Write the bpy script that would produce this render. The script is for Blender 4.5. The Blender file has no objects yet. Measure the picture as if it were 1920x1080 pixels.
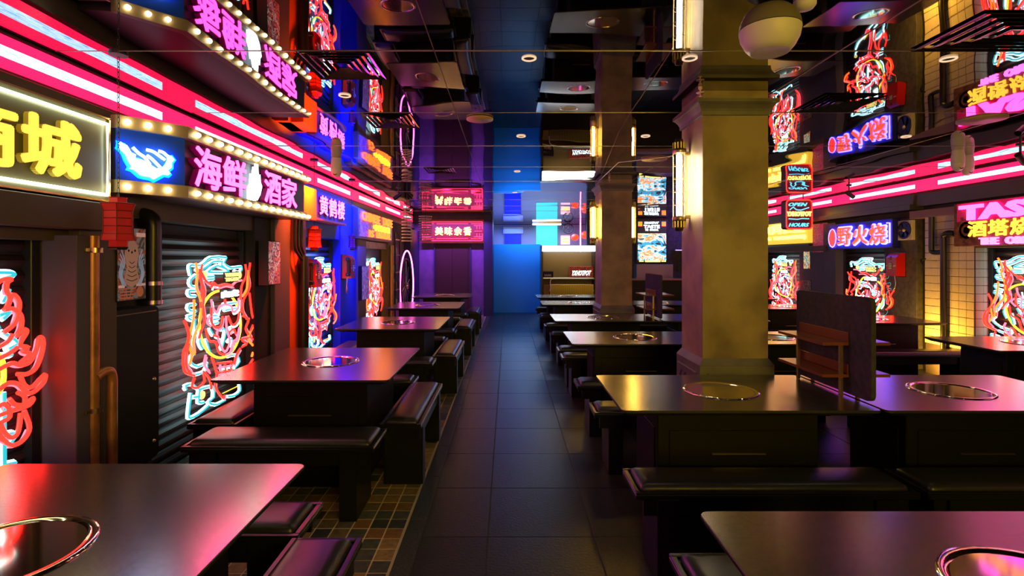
import bpy, math, random
from math import sin, cos, pi, radians as R
from mathutils import Vector, Matrix

SC = bpy.context.scene
COL = SC.collection
random.seed(7)

# ------------------------------------------------------------------ camera
cam_d = bpy.data.cameras.new('camera')
cam_d.sensor_width = 36.0
cam_d.lens = 18.75
cam_d.shift_x = 8 / 1920
cam_d.shift_y = -56 / 1920
cam_d.clip_start = 0.05
cam = bpy.data.objects.new('camera', cam_d)
cam.location = (0, 0, 1.5)
cam.rotation_euler = (R(90), 0, 0)
COL.objects.link(cam)
SC.camera = cam

# ------------------------------------------------------------------ world, exposure, general lamps
w = bpy.data.worlds.new('world'); SC.world = w; w.use_nodes = True
w.node_tree.nodes['Background'].inputs[0].default_value = (0.5, 0.5, 0.6, 1)
w.node_tree.nodes['Background'].inputs[1].default_value = 0.02
SC.view_settings.view_transform = 'Standard'
SC.view_settings.look = 'None'
SC.view_settings.exposure = 0.2
SC.view_settings.gamma = 1.0
SC.view_settings.use_curve_mapping = False
SC.cycles.max_bounces = 6
SC.cycles.diffuse_bounces = 3
SC.cycles.glossy_bounces = 4
SC.cycles.sample_clamp_indirect = 6.0
SC.cycles.use_denoising = True
SC.cycles.caustics_reflective = False
SC.cycles.caustics_refractive = False

def lamp(kind, name, loc, power, col=(1, 1, 1), size=0.1, rot=(0, 0, 0), **kw):
    d = bpy.data.lights.new(name, kind); d.energy = power; d.color = col
    if kind == 'AREA':
        d.shape = 'RECTANGLE'; d.size = size; d.size_y = kw.get('size_y', size); d.spread = kw.get('spread', R(180))
    elif kind == 'SPOT':
        d.spot_size = kw.get('angle', R(110)); d.spot_blend = 0.8; d.shadow_soft_size = size
    else:
        d.shadow_soft_size = size
    o = bpy.data.objects.new(name, d); o.location = loc; o.rotation_euler = rot
    COL.objects.link(o); return o

# recessed downlights (positions of the ring trims in the ceiling); a soft warm pool under each
DOWN = [(0.117, 2.93), (0.12, 4.80), (0.12, 6.75), (0.12, 8.9), (0.12, 11.2),
        (-1.1, 3.6), (1.0, 2.93), (1.24, 4.80), (2.43, 2.94), (3.6, 4.82), (3.4, 7.4), (3.4, 10.5), (0.12, 1.0),
        (-1.1, 1.2), (1.24, 0.9), (2.43, 0.9), (-1.1, 6.0), (-1.1, 8.6), (2.43, 6.8), (-1.1, 11.3)]
for (x, y) in DOWN:
    lamp('SPOT', 'downlight_lamp', (x, y, 2.57), 3.0, (1.0, 0.80, 0.50), 0.04, angle=R(125))
# coloured area lamps added without fixtures; they wash shop fronts and the far end
lamp('AREA', 'blue_wash_lamp', (-1.95, 7.2, 2.45), 80, (0.01, 0.03, 1.0), 0.05, (0, R(40), 0), size_y=1.9, spread=R(95))
lamp('AREA', 'orange_wash_lamp', (-1.98, 5.75, 2.42), 45, (1.0, 0.10, 0.01), 0.05, (0, R(35), 0), size_y=0.3, spread=R(95))
lamp('AREA', 'amber_wash_lamp', (5.2, 6.75, 0.25), 24, (1.0, 0.48, 0.05), 0.5, (0, R(-120), 0), size_y=0.1)
lamp('AREA', 'blue_partition_lamp', (0.45, 14.15, 2.5), 34, (0.02, 0.36, 1.0), 1.2, (R(15), 0, 0), size_y=0.08)
lamp('AREA', 'kitchen_lamp', (0.9, 16.2, 2.5), 60, (0.45, 0.65, 1.0), 2.2, (0, 0, 0), size_y=0.8)
lamp('AREA', 'blue_passage_lamp', (0.15, 17.3, 2.45), 16, (0.0, 0.02, 1.0), 0.5, (0, 0, 0), size_y=0.5)
lamp('AREA', 'violet_wash_lamp', (-1.45, 13.3, 2.5), 34, (0.42, 0.12, 1.0), 1.8, (R(30), 0, 0), size_y=0.06, spread=R(110))
lamp('AREA', 'violet_bar_lamp', (4.9, 14.1, 2.5), 6, (0.25, 0.12, 1.0), 1.0, (R(25), 0, 0), size_y=0.06)

# ------------------------------------------------------------------ helpers
MATS = {}
def mat(name, col=(0.5, 0.5, 0.5), rough=0.5, metal=0.0, emit=None, es=0.0, noise=None, bump=None, spec=0.5):
    """noise=(colour2, scale, lo, hi[, detail]); bump=(scale, strength)"""
    if name in MATS: return MATS[name]
    m = bpy.data.materials.new(name); m.use_nodes = True
    nt = m.node_tree; b = nt.nodes['Principled BSDF']
    b.inputs['Base Color'].default_value = (*col, 1)
    b.inputs['Roughness'].default_value = rough
    b.inputs['Metallic'].default_value = metal
    b.inputs['Specular IOR Level'].default_value = spec
    if emit:
        b.inputs['Emission Color'].default_value = (*emit, 1)
        b.inputs['Emission Strength'].default_value = es
    tc = None
    if noise or bump:
        tc = nt.nodes.new('ShaderNodeNewGeometry')
    if noise:
        n = nt.nodes.new('ShaderNodeTexNoise'); n.inputs['Scale'].default_value = noise[1]
        n.inputs['Detail'].default_value = noise[4] if len(noise) > 4 else 5
        nt.links.new(tc.outputs['Position'], n.inputs['Vector'])
        r = nt.nodes.new('ShaderNodeValToRGB')
        r.color_ramp.elements[0].position = noise[2]; r.color_ramp.elements[1].position = noise[3]
        r.color_ramp.elements[0].color = (*col, 1); r.color_ramp.elements[1].color = (*noise[0], 1)
        nt.links.new(n.outputs['Fac'], r.inputs['Fac'])
        nt.links.new(r.outputs['Color'], b.inputs['Base Color'])
    if bump:
        n2 = nt.nodes.new('ShaderNodeTexNoise'); n2.inputs['Scale'].default_value = bump[0]; n2.inputs['Detail'].default_value = bump[2] if len(bump) > 2 else 3
        nt.links.new(tc.outputs['Position'], n2.inputs['Vector'])
        bp = nt.nodes.new('ShaderNodeBump'); bp.inputs['Strength'].default_value = bump[1]; bp.inputs['Distance'].default_value = bump[3] if len(bump) > 3 else 0.02
        nt.links.new(n2.outputs['Fac'], bp.inputs['Height'])
        nt.links.new(bp.outputs['Normal'], b.inputs['Normal'])
    MATS[name] = m; return m

def glow(name, col, s, base=None):
    return mat(name, base or tuple(min(1, c * 0.6) for c in col), 0.35, 0, col, s)

def printmat(name, cols, scale, stretch=(1, 1, 1), es=0.0, rough=0.4, dist=2.0, const=True):
    """printed or lit picture surface: warped noise through a many-colour ramp"""
    if name in MATS: return MATS[name]
    m = bpy.data.materials.new(name); m.use_nodes = True
    nt = m.node_tree; b = nt.nodes['Principled BSDF']; b.inputs['Roughness'].default_value = rough
    g = nt.nodes.new('ShaderNodeNewGeometry'); mp = nt.nodes.new('ShaderNodeMapping'); mp.inputs['Scale'].default_value = stretch
    n = nt.nodes.new('ShaderNodeTexNoise'); n.inputs['Scale'].default_value = scale; n.inputs['Detail'].default_value = 4; n.inputs['Distortion'].default_value = dist
    r = nt.nodes.new('ShaderNodeValToRGB')
    if const: r.color_ramp.interpolation = 'CONSTANT'
    k = len(cols)
    while len(r.color_ramp.elements) < k: r.color_ramp.elements.new(0.5)
    for i, c in enumerate(cols):
        r.color_ramp.elements[i].position = 0.30 + 0.40 * i / k if i else 0.0
        r.color_ramp.elements[i].color = (*c, 1)
    nt.links.new(g.outputs['Position'], mp.inputs['Vector']); nt.links.new(mp.outputs['Vector'], n.inputs['Vector'])
    nt.links.new(n.outputs['Fac'], r.inputs['Fac']); nt.links.new(r.outputs['Color'], b.inputs['Base Color'])
    if es:
        nt.links.new(r.outputs['Color'], b.inputs['Emission Color']); b.inputs['Emission Strength'].default_value = es
    MATS[name] = m; return m

def onX(px, py, X):
    Y = X * 1000 / (px - 952); return Vector((X, Y, 1.5 - (py - 484) * Y / 1000))
def onY(px, py, Y):
    return Vector(((px - 952) * Y / 1000, Y, 1.5 - (py - 484) * Y / 1000))

def smooth(pts, k=4, closed=False):
    P = [Vector(p) for p in pts]; n = len(P); out = []
    if n < 3 and not closed: return P
    for i in range(n if closed else n - 1):
        p0 = P[(i - 1) % n] if closed or i > 0 else P[0] * 2 - P[1]
        p1 = P[i]; p2 = P[(i + 1) % n]
        p3 = P[(i + 2) % n] if closed or i + 2 < n else P[-1] * 2 - P[-2]
        for j in range(k):
            t = j / k
            out.append(0.5 * ((2 * p1) + (p2 - p0) * t + (2 * p0 - 5 * p1 + 4 * p2 - p3) * t * t + (3 * p1 - p0 - 3 * p2 + p3) * t ** 3))
    if not closed: out.append(P[-1])
    return out

class M:
    def __init__(s): s.v = []; s.f = []; s.sm = []
    def add(s, vs, fs, sm=False):
        k = len(s.v); s.v += [tuple(v) for v in vs]
        s.f += [tuple(i + k for i in f) for f in fs]; s.sm += [sm] * len(fs); return s
    def box(s, x0, x1, y0, y1, z0, z1, ch=0.0):
        if x0 > x1: x0, x1 = x1, x0
        if y0 > y1: y0, y1 = y1, y0
        if z0 > z1: z0, z1 = z1, z0
        if ch <= 0:
            vs = [(x, y, z) for z in (z0, z1) for y in (y0, y1) for x in (x0, x1)]
            return s.add(vs, [(0, 2, 3, 1), (4, 5, 7, 6), (0, 1, 5, 4), (2, 6, 7, 3), (0, 4, 6, 2), (1, 3, 7, 5)])
        ch = min(ch, (x1 - x0) * .45, (y1 - y0) * .45, (z1 - z0) * .45)
        c = ((x0 + x1) / 2, (y0 + y1) / 2, (z0 + z1) / 2); h = ((x1 - x0) / 2, (y1 - y0) / 2, (z1 - z0) / 2)
        vs = []; idx = {}
        for sx in (-1, 1):
            for sy in (-1, 1):
                for sz in (-1, 1):
                    for a in range(3):
                        sg = (sx, sy, sz)
                        vs.append([c[i] + sg[i] * (h[i] - (0 if i == a else ch)) for i in range(3)])
                        idx[(sx, sy, sz, a)] = len(vs) - 1
        fs = []
        for a in range(3):
            b_, c_ = (a + 1) % 3, (a + 2) % 3
            for sg in (-1, 1):
                q = []
                for (u, v) in ((-1, -1), (1, -1), (1, 1), (-1, 1)):
                    t = [0, 0, 0]; t[a] = sg; t[b_] = u; t[c_] = v; q.append(idx[(*t, a)])
                fs.append(tuple(q if sg > 0 else q[::-1]))
            for u in (-1, 1):           # edges along axis a
                for v in (-1, 1):
                    q = []
                    for (e, ax) in ((-1, b_), (1, b_), (1, c_), (-1, c_)):
                        t = [0, 0, 0]; t[a] = e; t[b_] = u; t[c_] = v; q.append(idx[(*t, ax)])
                    fs.append(tuple(q if u * v > 0 else q[::-1]))
        for sx in (-1, 1):
            for sy in (-1, 1):
                for sz in (-1, 1):
                    q = [idx[(sx, sy, sz, a)] for a in range(3)]
                    fs.append(tuple(q if sx * sy * sz > 0 else q[::-1]))
        return s.add(vs, fs)
    def tube(s, path, r, n=6, closed=False, flat=None):
        P = [Vector(p) for p in path]; k = len(P)
        if k < 2: return s
        vs = []; up = None
        for i in range(k):
            if closed: t = P[(i + 1) % k] - P[i - 1]
            else: t = P[min(i + 1, k - 1)] - P[max(i - 1, 0)]
            if t.length < 1e-9: t = Vector((0, 0, 1))
            t.normalize()
            if up is None:
                up = Vector((0, 0, 1)) if abs(t.z) < .9 else Vector((1, 0, 0))
            if flat is not None: up = Vector(flat)
            a = up - t * up.dot(t)
            if a.length < 1e-6: a = t.orthogonal()
            a.normalize(); b = t.cross(a); up = a
            rr = r[i] if isinstance(r, (list, tuple)) else r
            for j in range(n):
                q = 2 * pi * j / n
                vs.append(P[i] + a * (rr * cos(q)) + b * (rr * sin(q)))
        fs = []
        for i in range(k if closed else k - 1):
            i2 = (i + 1) % k
            for j in range(n):
                j2 = (j + 1) % n
                fs.append((i * n + j, i * n + j2, i2 * n + j2, i2 * n + j))
        s.add(vs, fs, True)
        if not closed:
            s.add([vs[j] for j in range(n)], [tuple(range(n))[::-1]])
            s.add([vs[(k - 1) * n + j] for j in range(n)], [tuple(range(n))])
        return s
    def lathe(s, prof, n=24, c=(0, 0, 0), ax='z', sm=True):
        vs = []; fs = []
        for (r, h) in prof:
            for j in range(n):
                q = 2 * pi * j / n
                p = (r * cos(q), r * sin(q), h)
                if ax == 'x': p = (p[2], p[0], p[1])
                if ax == 'y': p = (p[1], p[2], p[0])
                vs.append((p[0] + c[0], p[1] + c[1], p[2] + c[2]))
        for i in range(len(prof) - 1):
            for j in range(n):
                j2 = (j + 1) % n
                fs.append((i * n + j, i * n + j2, (i + 1) * n + j2, (i + 1) * n + j))
        s.add(vs, fs, sm)
        if prof[0][0] > 1e-6: s.add(vs[:n], [tuple(range(n))[::-1]])
        if prof[-1][0] > 1e-6: s.add(vs[-n:], [tuple(range(n))])
        return s
    def prism(s, poly, z0, z1, fr=None):
        """poly in (u,v), extruded along w from z0 to z1; fr maps (u,v,w)->xyz"""
        fr = fr or (lambda u, v, q: (u, v, q))
        n = len(poly)
        vs = [fr(u, v, z0) for u, v in poly] + [fr(u, v, z1) for u, v in poly]
        fs = [tuple(range(n))[::-1], tuple(range(n, 2 * n))] + [(i, (i + 1) % n, n + (i + 1) % n, n + i) for i in range(n)]
        return s.add(vs, fs)
    def mesh(s, name, m=None, off=(0, 0, 0)):
        me = bpy.data.meshes.new(name)
        me.from_pydata([(a - off[0], b - off[1], c - off[2]) for a, b, c in s.v], [], s.f)
        me.polygons.foreach_set('use_smooth', s.sm)
        if m: me.materials.append(m)
        me.update(); return me

def link(name, me, parent=None, loc=(0, 0, 0)):
    o = bpy.data.objects.new(name, me); COL.objects.link(o); o.location = loc
    if parent: o.parent = parent
    return o
def tag(o, label=None, cat=None, group=None, kind=None):
    if label: o['label'] = label
    if cat: o['category'] = cat
    if group: o['group'] = group
    if kind: o['kind'] = kind
    return o
def thing(name, label, cat, loc=(0, 0, 0), group=None, rz=0):
    o = bpy.data.objects.new(name, None); COL.objects.link(o); o.location = loc; o.empty_display_size = .1
    o.rotation_euler = (0, 0, rz)
    return tag(o, label, cat, group)
def part(root, name, m, material, parent=None, label=None, kind=None):
    """m is in world coordinates; root is the (unrotated) thing"""
    o = link(name, m.mesh(name, material, root.location), parent or root)
    return tag(o, label, kind=kind)
def solo(name, label, cat, m, material, group=None, origin=None):
    org = origin or (sum(v[0] for v in m.v) / len(m.v), sum(v[1] for v in m.v) / len(m.v), min(v[2] for v in m.v))
    o = link(name, m.mesh(name, material, org), None, org)
    return tag(o, label, cat, group)
def struct(name, m, material, parent=None):
    o = link(name, m.mesh(name, material), parent)
    if parent is None: o['kind'] = 'structure'
    return o
def dup(root, loc, label, group=None, rz=None):
    r = root.copy(); COL.objects.link(r); r.location = loc
    if rz is not None: r.rotation_euler = (0, 0, rz)
    r['label'] = label
    if group: r['group'] = group
    for ch in list(root.children):
        c = ch.copy(); COL.objects.link(c); c.parent = r
        for g in list(ch.children):
            d = g.copy(); COL.objects.link(d); d.parent = c
    return r

TXT = {}
def text_geo(s, bold=0.0, shear=0.0):
    key = (s, bold, shear)
    if key in TXT: return TXT[key]
    c = bpy.data.curves.new('text_tmp', 'FONT'); c.body = s; c.offset = bold; c.extrude = 0.5; c.resolution_u = 2; c.shear = shear
    o = bpy.data.objects.new('text_tmp', c); COL.objects.link(o)
    me = bpy.data.meshes.new_from_object(o.evaluated_get(bpy.context.evaluated_depsgraph_get()))
    vs = [v.co.copy() for v in me.vertices]; fs = [tuple(p.vertices) for p in me.polygons]
    bpy.data.objects.remove(o); bpy.data.curves.remove(c); bpy.data.meshes.remove(me)
    x0 = min(v.x for v in vs); x1 = max(v.x for v in vs); y0 = min(v.y for v in vs); y1 = max(v.y for v in vs)
    TXT[key] = ([((v.x - x0) / (x1 - x0), (v.y - y0) / (y1 - y0), v.z) for v in vs], fs)
    return TXT[key]
def text(s, o, ux, uy, un, wd, ht, dp, bold=0.02, shear=0.0):
    """text mesh: lower left corner o, ux along the line, uy up, un towards the reader"""
    cjk = max(map(ord, s)) > 0x2E80
    vs, fs = text_geo(s, 0.0 if cjk else bold, shear)
    if cjk and bold > 0:                      # embolden: the same outline struck again around itself
        n = len(vs); bx, by = bold / len(s), bold; V, F = [], []
        for k in range(8):
            dx, dy = bx * cos(k * pi / 4), by * sin(k * pi / 4)
            V += [((a + dx + bx) / (1 + 2 * bx), (b + dy + by) / (1 + 2 * by), c) for a, b, c in vs]
            F += [tuple(i + k * n for i in f) for f in fs]
        vs, fs = V, F
    o, ux, uy, un = Vector(o), Vector(ux), Vector(uy), Vector(un)
    m = M(); m.add([o + ux * (a * wd) + uy * (b * ht) + un * ((c + .5) * dp) for a, b, c in vs], fs); return m
LX = ((0, 1, 0), (0, 0, 1), (1, 0, 0))     # frame of a sign on the wall with the seafood sign
RX = ((0, -1, 0), (0, 0, 1), (-1, 0, 0))   # frame of a sign on the tiled-pilaster wall
BX = ((1, 0, 0), (0, 0, 1), (0, -1, 0))    # frame of a sign that faces the camera

def wordline(root, s, o, fr, wd, ht, dp, bold, mt, shear=0.0, name='word'):
    o = Vector(o); ux = Vector(fr[0]); n = len(s); i = 0
    for wd_ in s.split(' '):
        k = s.index(wd_, i); i = k + len(wd_)
        part(root, name, text(wd_, o + ux * (wd * k / n), *fr, wd * (len(wd_) - .12) / n, ht, dp, bold, shear), mt)
def charline(root, s, o, fr, wd, ht, dp, bold, mt):
    o = Vector(o); ux = Vector(fr[0]); p = wd / len(s)
    for i, c in enumerate(s): part(root, 'character', text(c, o + ux * (p * i), *fr, p * .92, ht, dp, bold), mt)

# ------------------------------------------------------------------ materials
m_wall = mat('dark_plaster', (0.035, 0.028, 0.028), 0.75, noise=((0.06, 0.05, 0.05), 3, .35, .7), bump=(14, .15))
m_slab = mat('dark_slab', (0.01, 0.01, 0.01), 0.8)
m_mirror = mat('smoked_mirror', (0.34, 0.34, 0.35), 0.015, 1.0, bump=(1.3, 0.26, 0.5, 0.03))
m_seam = mat('seam_metal', (0.35, 0.3, 0.25), 0.35, 0.8)
m_tile = [mat('slate_tile_%d' % i, c, 0.34, noise=((c[0] * 2.2, c[1] * 2.2, c[2] * 2.1), 160, .52, .72, 2), bump=(70, .12)) for i, c in enumerate([(0.021, 0.023, 0.020), (0.025, 0.027, 0.023), (0.018, 0.020, 0.018)])]
m_grout = mat('floor_grout', (0.10, 0.09, 0.07), 0.8)
m_mos_grout = mat('mosaic_grout', (0.70, 0.54, 0.34), 0.8)
m_mos = [mat('mosaic_stone_%d' % i, c, 0.42, noise=(tuple(x * 0.55 for x in c), 26, .35, .7), bump=(40, .2)) for i, c in enumerate([(0.34, 0.21, 0.085), (0.20, 0.16, 0.08), (0.09, 0.10, 0.085), (0.05, 0.06, 0.06), (0.28, 0.14, 0.05), (0.15, 0.14, 0.11), (0.38, 0.25, 0.11)])]
m_granite = mat('granite_strip', (0.03, 0.035, 0.033), 0.4, noise=((0.13, 0.14, 0.13), 150, .55, .68, 2))
m_top = mat('table_laminate', (0.25, 0.225, 0.20), 0.215, 0.92, noise=((0.29, 0.26, 0.23), 90, .4, .6))
m_edge = mat('table_edge', (0.02, 0.018, 0.016), 0.4)
m_base = mat('table_base_board', (0.0035, 0.0028, 0.003), 0.5, spec=.2)
m_chrome = mat('well_chrome', (0.95, 0.84, 0.66), 0.07, 1.0)
m_glass = mat('well_glass', (0.01, 0.008, 0.008), 0.05)
m_leather = mat('black_leather', (0.018, 0.017, 0.018), 0.33, bump=(220, .05))
m_frame = mat('bench_wood', (0.006, 0.006, 0.006), 0.30, spec=.4)
m_ochre = mat('ochre_plaster', (0.37, 0.28, 0.13), 0.5, noise=((0.17, 0.12, 0.075), 3.2, .42, .70, 6), bump=(9, .12))
m_ctrim = mat('column_trim', (0.16, 0.155, 0.125), 0.45, noise=((0.11, 0.105, 0.09), 6, .4, .7))
m_felt = mat('grey_felt', (0.030, 0.028, 0.038), 0.85, noise=((0.05, 0.046, 0.06), 30, .4, .65))
m_shelf = mat('red_brown_shelf', (0.20, 0.055, 0.035), 0.25)
m_brass = mat('brass', (0.55, 0.42, 0.2), 0.28, 1.0)
m_steel = mat('steel', (0.55, 0.54, 0.52), 0.28, 1.0)
m_black = mat('black_metal', (0.012, 0.012, 0.013), 0.35)
m_blackm = mat('matte_black', (0.010, 0.009, 0.010), 0.7)
m_shut = mat('shutter_slat', (0.022, 0.009, 0.009), 0.48, 0.0, spec=.35)
m_blueshut = mat('blue_shutter_slat', (0.01, 0.03, 0.35), 0.4, 0.2)
m_violet = mat('slate_paint', (0.10, 0.085, 0.12), 0.6)
m_brown = mat('brown_paint', (0.10, 0.07, 0.05), 0.6)
m_copper = mat('copper_pipe', (0.55, 0.26, 0.08), 0.4, 0.5, noise=((0.30, 0.14, 0.05), 9, .45, .7))
m_orange = mat('orange_lit_paint', (0.75, 0.12, 0.015), 0.5)  # orange light on the pillar is put into this colour
m_blue = mat('blue_paint', (0.01, 0.03, 0.75), 0.5)
m_mauve = mat('mauve_paint', (0.28, 0.17, 0.22), 0.6)
m_olive = mat('olive_paint', (0.22, 0.16, 0.05), 0.5)
m_red = mat('red_plastic', (0.60, 0.012, 0.015), 0.3)
m_redl = mat('red_lantern', (0.55, 0.02, 0.02), 0.5, 0, (0.8, 0.01, 0.01), 0.06)
m_white = mat('white_plastic', (0.75, 0.72, 0.66), 0.4)
m_rust = mat('rusty_plate', (0.14, 0.045, 0.025), 0.7, noise=((0.30, 0.14, 0.06), 12, .4, .65))
m_purplew = mat('purple_wall', (0.17, 0.10, 0.24), 0.6, noise=((0.12, 0.07, 0.19), 5, .4, .7))
m_navy = mat('navy_paint', (0.02, 0.025, 0.09), 0.5)
m_cyanblue = mat('azure_paint', (0.01, 0.33, 0.72), 0.45)
m_wtile = mat('white_wall_tile', (0.62, 0.56, 0.46), 0.25)
m_wgrout = mat('dark_tile_grout', (0.05, 0.035, 0.03), 0.8)
m_grey = mat('grey_render', (0.10, 0.095, 0.10), 0.7, noise=((0.06, 0.055, 0.07), 18, .4, .65))
m_fascia = mat('fascia_board', (0.12, 0.09, 0.10), 0.35)
g_pink = glow('pink_led', (1.0, 0.010, 0.078), 2.0)
g_streak = printmat('led_streak', [(0.10, 0.50, 1.0), (0.35, 0.75, 1.0), (0.75, 0.9, 1.0), (0.16, 0.40, 0.9)], 3.0, (1, 1.6, 60), 2.1, const=False)
g_red = glow('neon_red', (1.0, 0.013, 0.008), 5.5)
g_rpink = glow('neon_rose', (1.0, 0.10, 0.16), 3.0)
g_orange = glow('neon_orange', (1.0, 0.09, 0.01), 4.5)
g_cyan = glow('neon_cyan', (0.03, 0.50, 0.60), 1.1)
g_white = glow('neon_ice', (0.55, 0.95, 1.0), 4.0)
g_yel = glow('neon_yellow', (1.0, 0.70, 0.03), 2.2)
g_gold = glow('sign_gold', (1.0, 0.58, 0.07), 1.25)
g_pale = glow('sign_pale_yellow', (1.0, 0.66, 0.12), 3.2)
g_magenta = glow('sign_magenta', (1.0, 0.045, 0.46), 7.5)
g_lilac = glow('sign_lilac', (0.95, 0.10, 0.75), 5.0)
g_violet = glow('neon_violet', (0.13, 0.09, 1.0), 9.0)
g_ice = glow('sign_ice_white', (0.75, 0.93, 1.0), 4.5)
g_bulb = glow('warm_bulb', (1.0, 0.76, 0.36), 14.0)
g_tubew = glow('warm_white_tube', (1.0, 0.84, 0.56), 52.0)
g_tubey = glow('yellow_tube', (1.0, 0.56, 0.08), 95.0)
g_edge = glow('white_edge_neon', (0.95, 1.0, 0.66), 7.0)
g_ring = glow('pink_ring_neon', (1.0, 0.12, 0.60), 7.0)
g_bar = glow('counter_light', (1.0, 0.95, 0.9), 7.0)
g_teal = glow('teal_screen', (0.05, 0.62, 0.75), 1.2)
# ------------------------------------------------------------------ floor
m = M(); m.box(-2.8, 6.0, -2.8, 18.2, -0.12, -0.004)
floor = struct('floor', m, m_grout)
tm = {}
def tile_obj(parent, name, x0, x1, y0, y1, mt, ch=0.003, top=0.0):
    key = (round(x1 - x0, 4), round(y1 - y0, 4), mt.name, ch)
    if key not in tm:
        q = M(); q.box(-(x1 - x0) / 2, (x1 - x0) / 2, -(y1 - y0) / 2, (y1 - y0) / 2, -0.010, 0, ch)
        tm[key] = q.mesh(name, mt)
    return link(name, tm[key], parent, ((x0 + x1) / 2, (y0 + y1) / 2, top))
xs = [-0.466, -0.107, 0.466, 1.039, 1.612, 2.185, 2.758, 3.331, 3.904, 4.477, 5.05, 5.6]
y = 2.87 - 0.61 * 5; rows = []
while y < 17.6: rows.append(y); y += 0.61
for j, y in enumerate(rows):
    for i in range(len(xs) - 1):
        if y > 14.2 and i > 6: continue
        tile_obj(floor, 'tile', xs[i] + .0022, xs[i + 1] - .0022, y + .0022, y + .61 - .0022, m_tile[(i * 7 + j * 5) % 3], .0015, random.uniform(-.0004, .0004))
# kerb of granite slabs beside the mosaic, cream edging strip along it
m = M(); m.box(-0.572, -0.562, -2.0, 14.0, -0.01, 0.003)
struct('trim_1', m, mat('cream_edging', (0.5, 0.42, 0.3), 0.5))
m = M(); m.box(-0.562, -0.466, -2.0, 14.0, -0.03, -0.006)
kerb = struct('kerb_strip', m, m_grout)
for k in range(27):
    y0 = 3.06 - 0.6 * 8 + 0.6 * k
    if y0 > 13.8: break
    tile_obj(kerb, 'slab', -0.5605, -0.4675, y0 + .0015, y0 + .5985, m_granite, .002, 0.001)
# mosaic bay under the tables by the seafood sign
m = M(); m.box(-2.46, -0.572, -2.0, 14.0, -0.03, -0.0025)
mosaic = struct('mosaic_floor', m, m_mos_grout)
cells = []
yy0 = 2.542 - 0.1045 * 43
for j in range(176):
    for i in range(19):
        x1 = -0.574 - 0.0985 * i; y0 = yy0 + 0.1045 * j
        cells.append((x1 - 0.0985, x1, y0, y0 + 0.1045, random.randrange(7)))
front = sorted([c for c in cells if c[2] > 1.98 and c[1] > -1.62], key=lambda c: c[2])[:300]
fs_ = set(front)
for (x0, x1, y0, y1, q) in front:
    tile_obj(mosaic, 'tile', x0 + .0035, x1 - .0035, y0 + .0035, y1 - .0035, m_mos[q], .002, random.uniform(-.0006, .0008))
rest = [M() for _ in range(7)]
for c in cells:
    if c in fs_ or c[3] > 13.95: continue
    x0, x1, y0, y1, q = c
    rest[q].add([(x0 + .0035, y0 + .0035, 0), (x1 - .0035, y0 + .0035, 0), (x1 - .0035, y1 - .0035, 0), (x0 + .0035, y1 - .0035, 0),
                 (x0 + .0035, y0 + .0035, -.005), (x1 - .0035, y0 + .0035, -.005), (x1 - .0035, y1 - .0035, -.005), (x0 + .0035, y1 - .0035, -.005)],
                [(0, 1, 2, 3), (0, 4, 5, 1), (1, 5, 6, 2), (2, 6, 7, 3), (3, 7, 4, 0)])
me = bpy.data.meshes.new('far_tiles'); V = []; F = []; MI = []
for q in range(7):
    k = len(V); V += rest[q].v; F += [tuple(i + k for i in f) for f in rest[q].f]; MI += [q] * len(rest[q].f)
me.from_pydata(V, [], F)
for q in range(7): me.materials.append(m_mos[q])
me.polygons.foreach_set('material_index', MI); me.update()
tag(link('far_tiles', me, mosaic), kind='stuff')

# ------------------------------------------------------------------ mirrored ceiling: panels, seams
HC = 2.6
m = M(); m.box(-2.8, 6.0, -2.8, 18.2, HC + 0.012, HC + 0.12)
ceil = struct('ceiling', m, m_slab)
cx = [-2.46, -0.39, 1.76, 3.91, 5.7]
cy = [2.83 + 1.2 * k for k in range(-4, 13)]
for i in range(4):
    for j in range(len(cy) - 1):
        q = M(); a, b = (cx[i + 1] - cx[i]) / 2 - .003, 0.597
        q.box(-a, a, -b, b, 0, 0.012)
        o = link('ceiling_panel', q.mesh('ceiling_panel', m_mirror), ceil, ((cx[i] + cx[i + 1]) / 2, cy[j] + .6, HC))
        o.rotation_euler = (R(random.uniform(-.10, .10)), R(random.uniform(-.10, .10)), 0)
for j in range(2, len(cy) - 4):
    q = M(); q.box(-2.4, 5.6, cy[j] - .002, cy[j] + .002, HC - .003, HC + .002); struct('seam_strip', q, m_seam, ceil)
for x in cx[1:4]:
    q = M(); q.box(x - .002, x + .002, -2, 14, HC - .003, HC + .002); struct('seam_strip', q, m_seam, ceil)

# ------------------------------------------------------------------ walls
m = M(); m.box(-2.7, -2.46, -2.8, 14.2, 0, HC); wl = struct('wall_left', m, m_wall)
m = M(); m.box(5.7, 5.95, -2.8, 14.9, 0, HC); wr = struct('wall_right', m, m_wall)
m = M(); m.box(-2.7, 5.95, -2.95, -2.8, 0, HC); struct('wall_front', m, m_wall)
m = M(); m.box(-2.46, -0.62, 14.0, 14.2, 0, HC); struct('wall_back', m, m_purplew)
m = M(); m.box(-0.62, -0.39, 13.75, 14.7, 0, HC); struct('column_3', m, m_navy)
m = M(); m.box(2.2, 5.7, 14.8, 15.0, 0, HC); struct('wall_back_2', m, m_grey)
m = M(); m.box(-0.7, 4.0, 17.5, 17.7, 0, HC); struct('wall_kitchen', m, mat('pale_blue_wall', (0.35, 0.36, 0.48), 0.5))
m = M(); m.box(-0.75, -0.62, 14.7, 17.5, 0, HC); struct('wall_passage', m, mat('pale_blue_wall'))
m = M(); m.box(2.6, 2.7, 15.0, 17.5, 0, HC); struct('wall_kitchen_side', m, mat('pale_blue_wall'))
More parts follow.
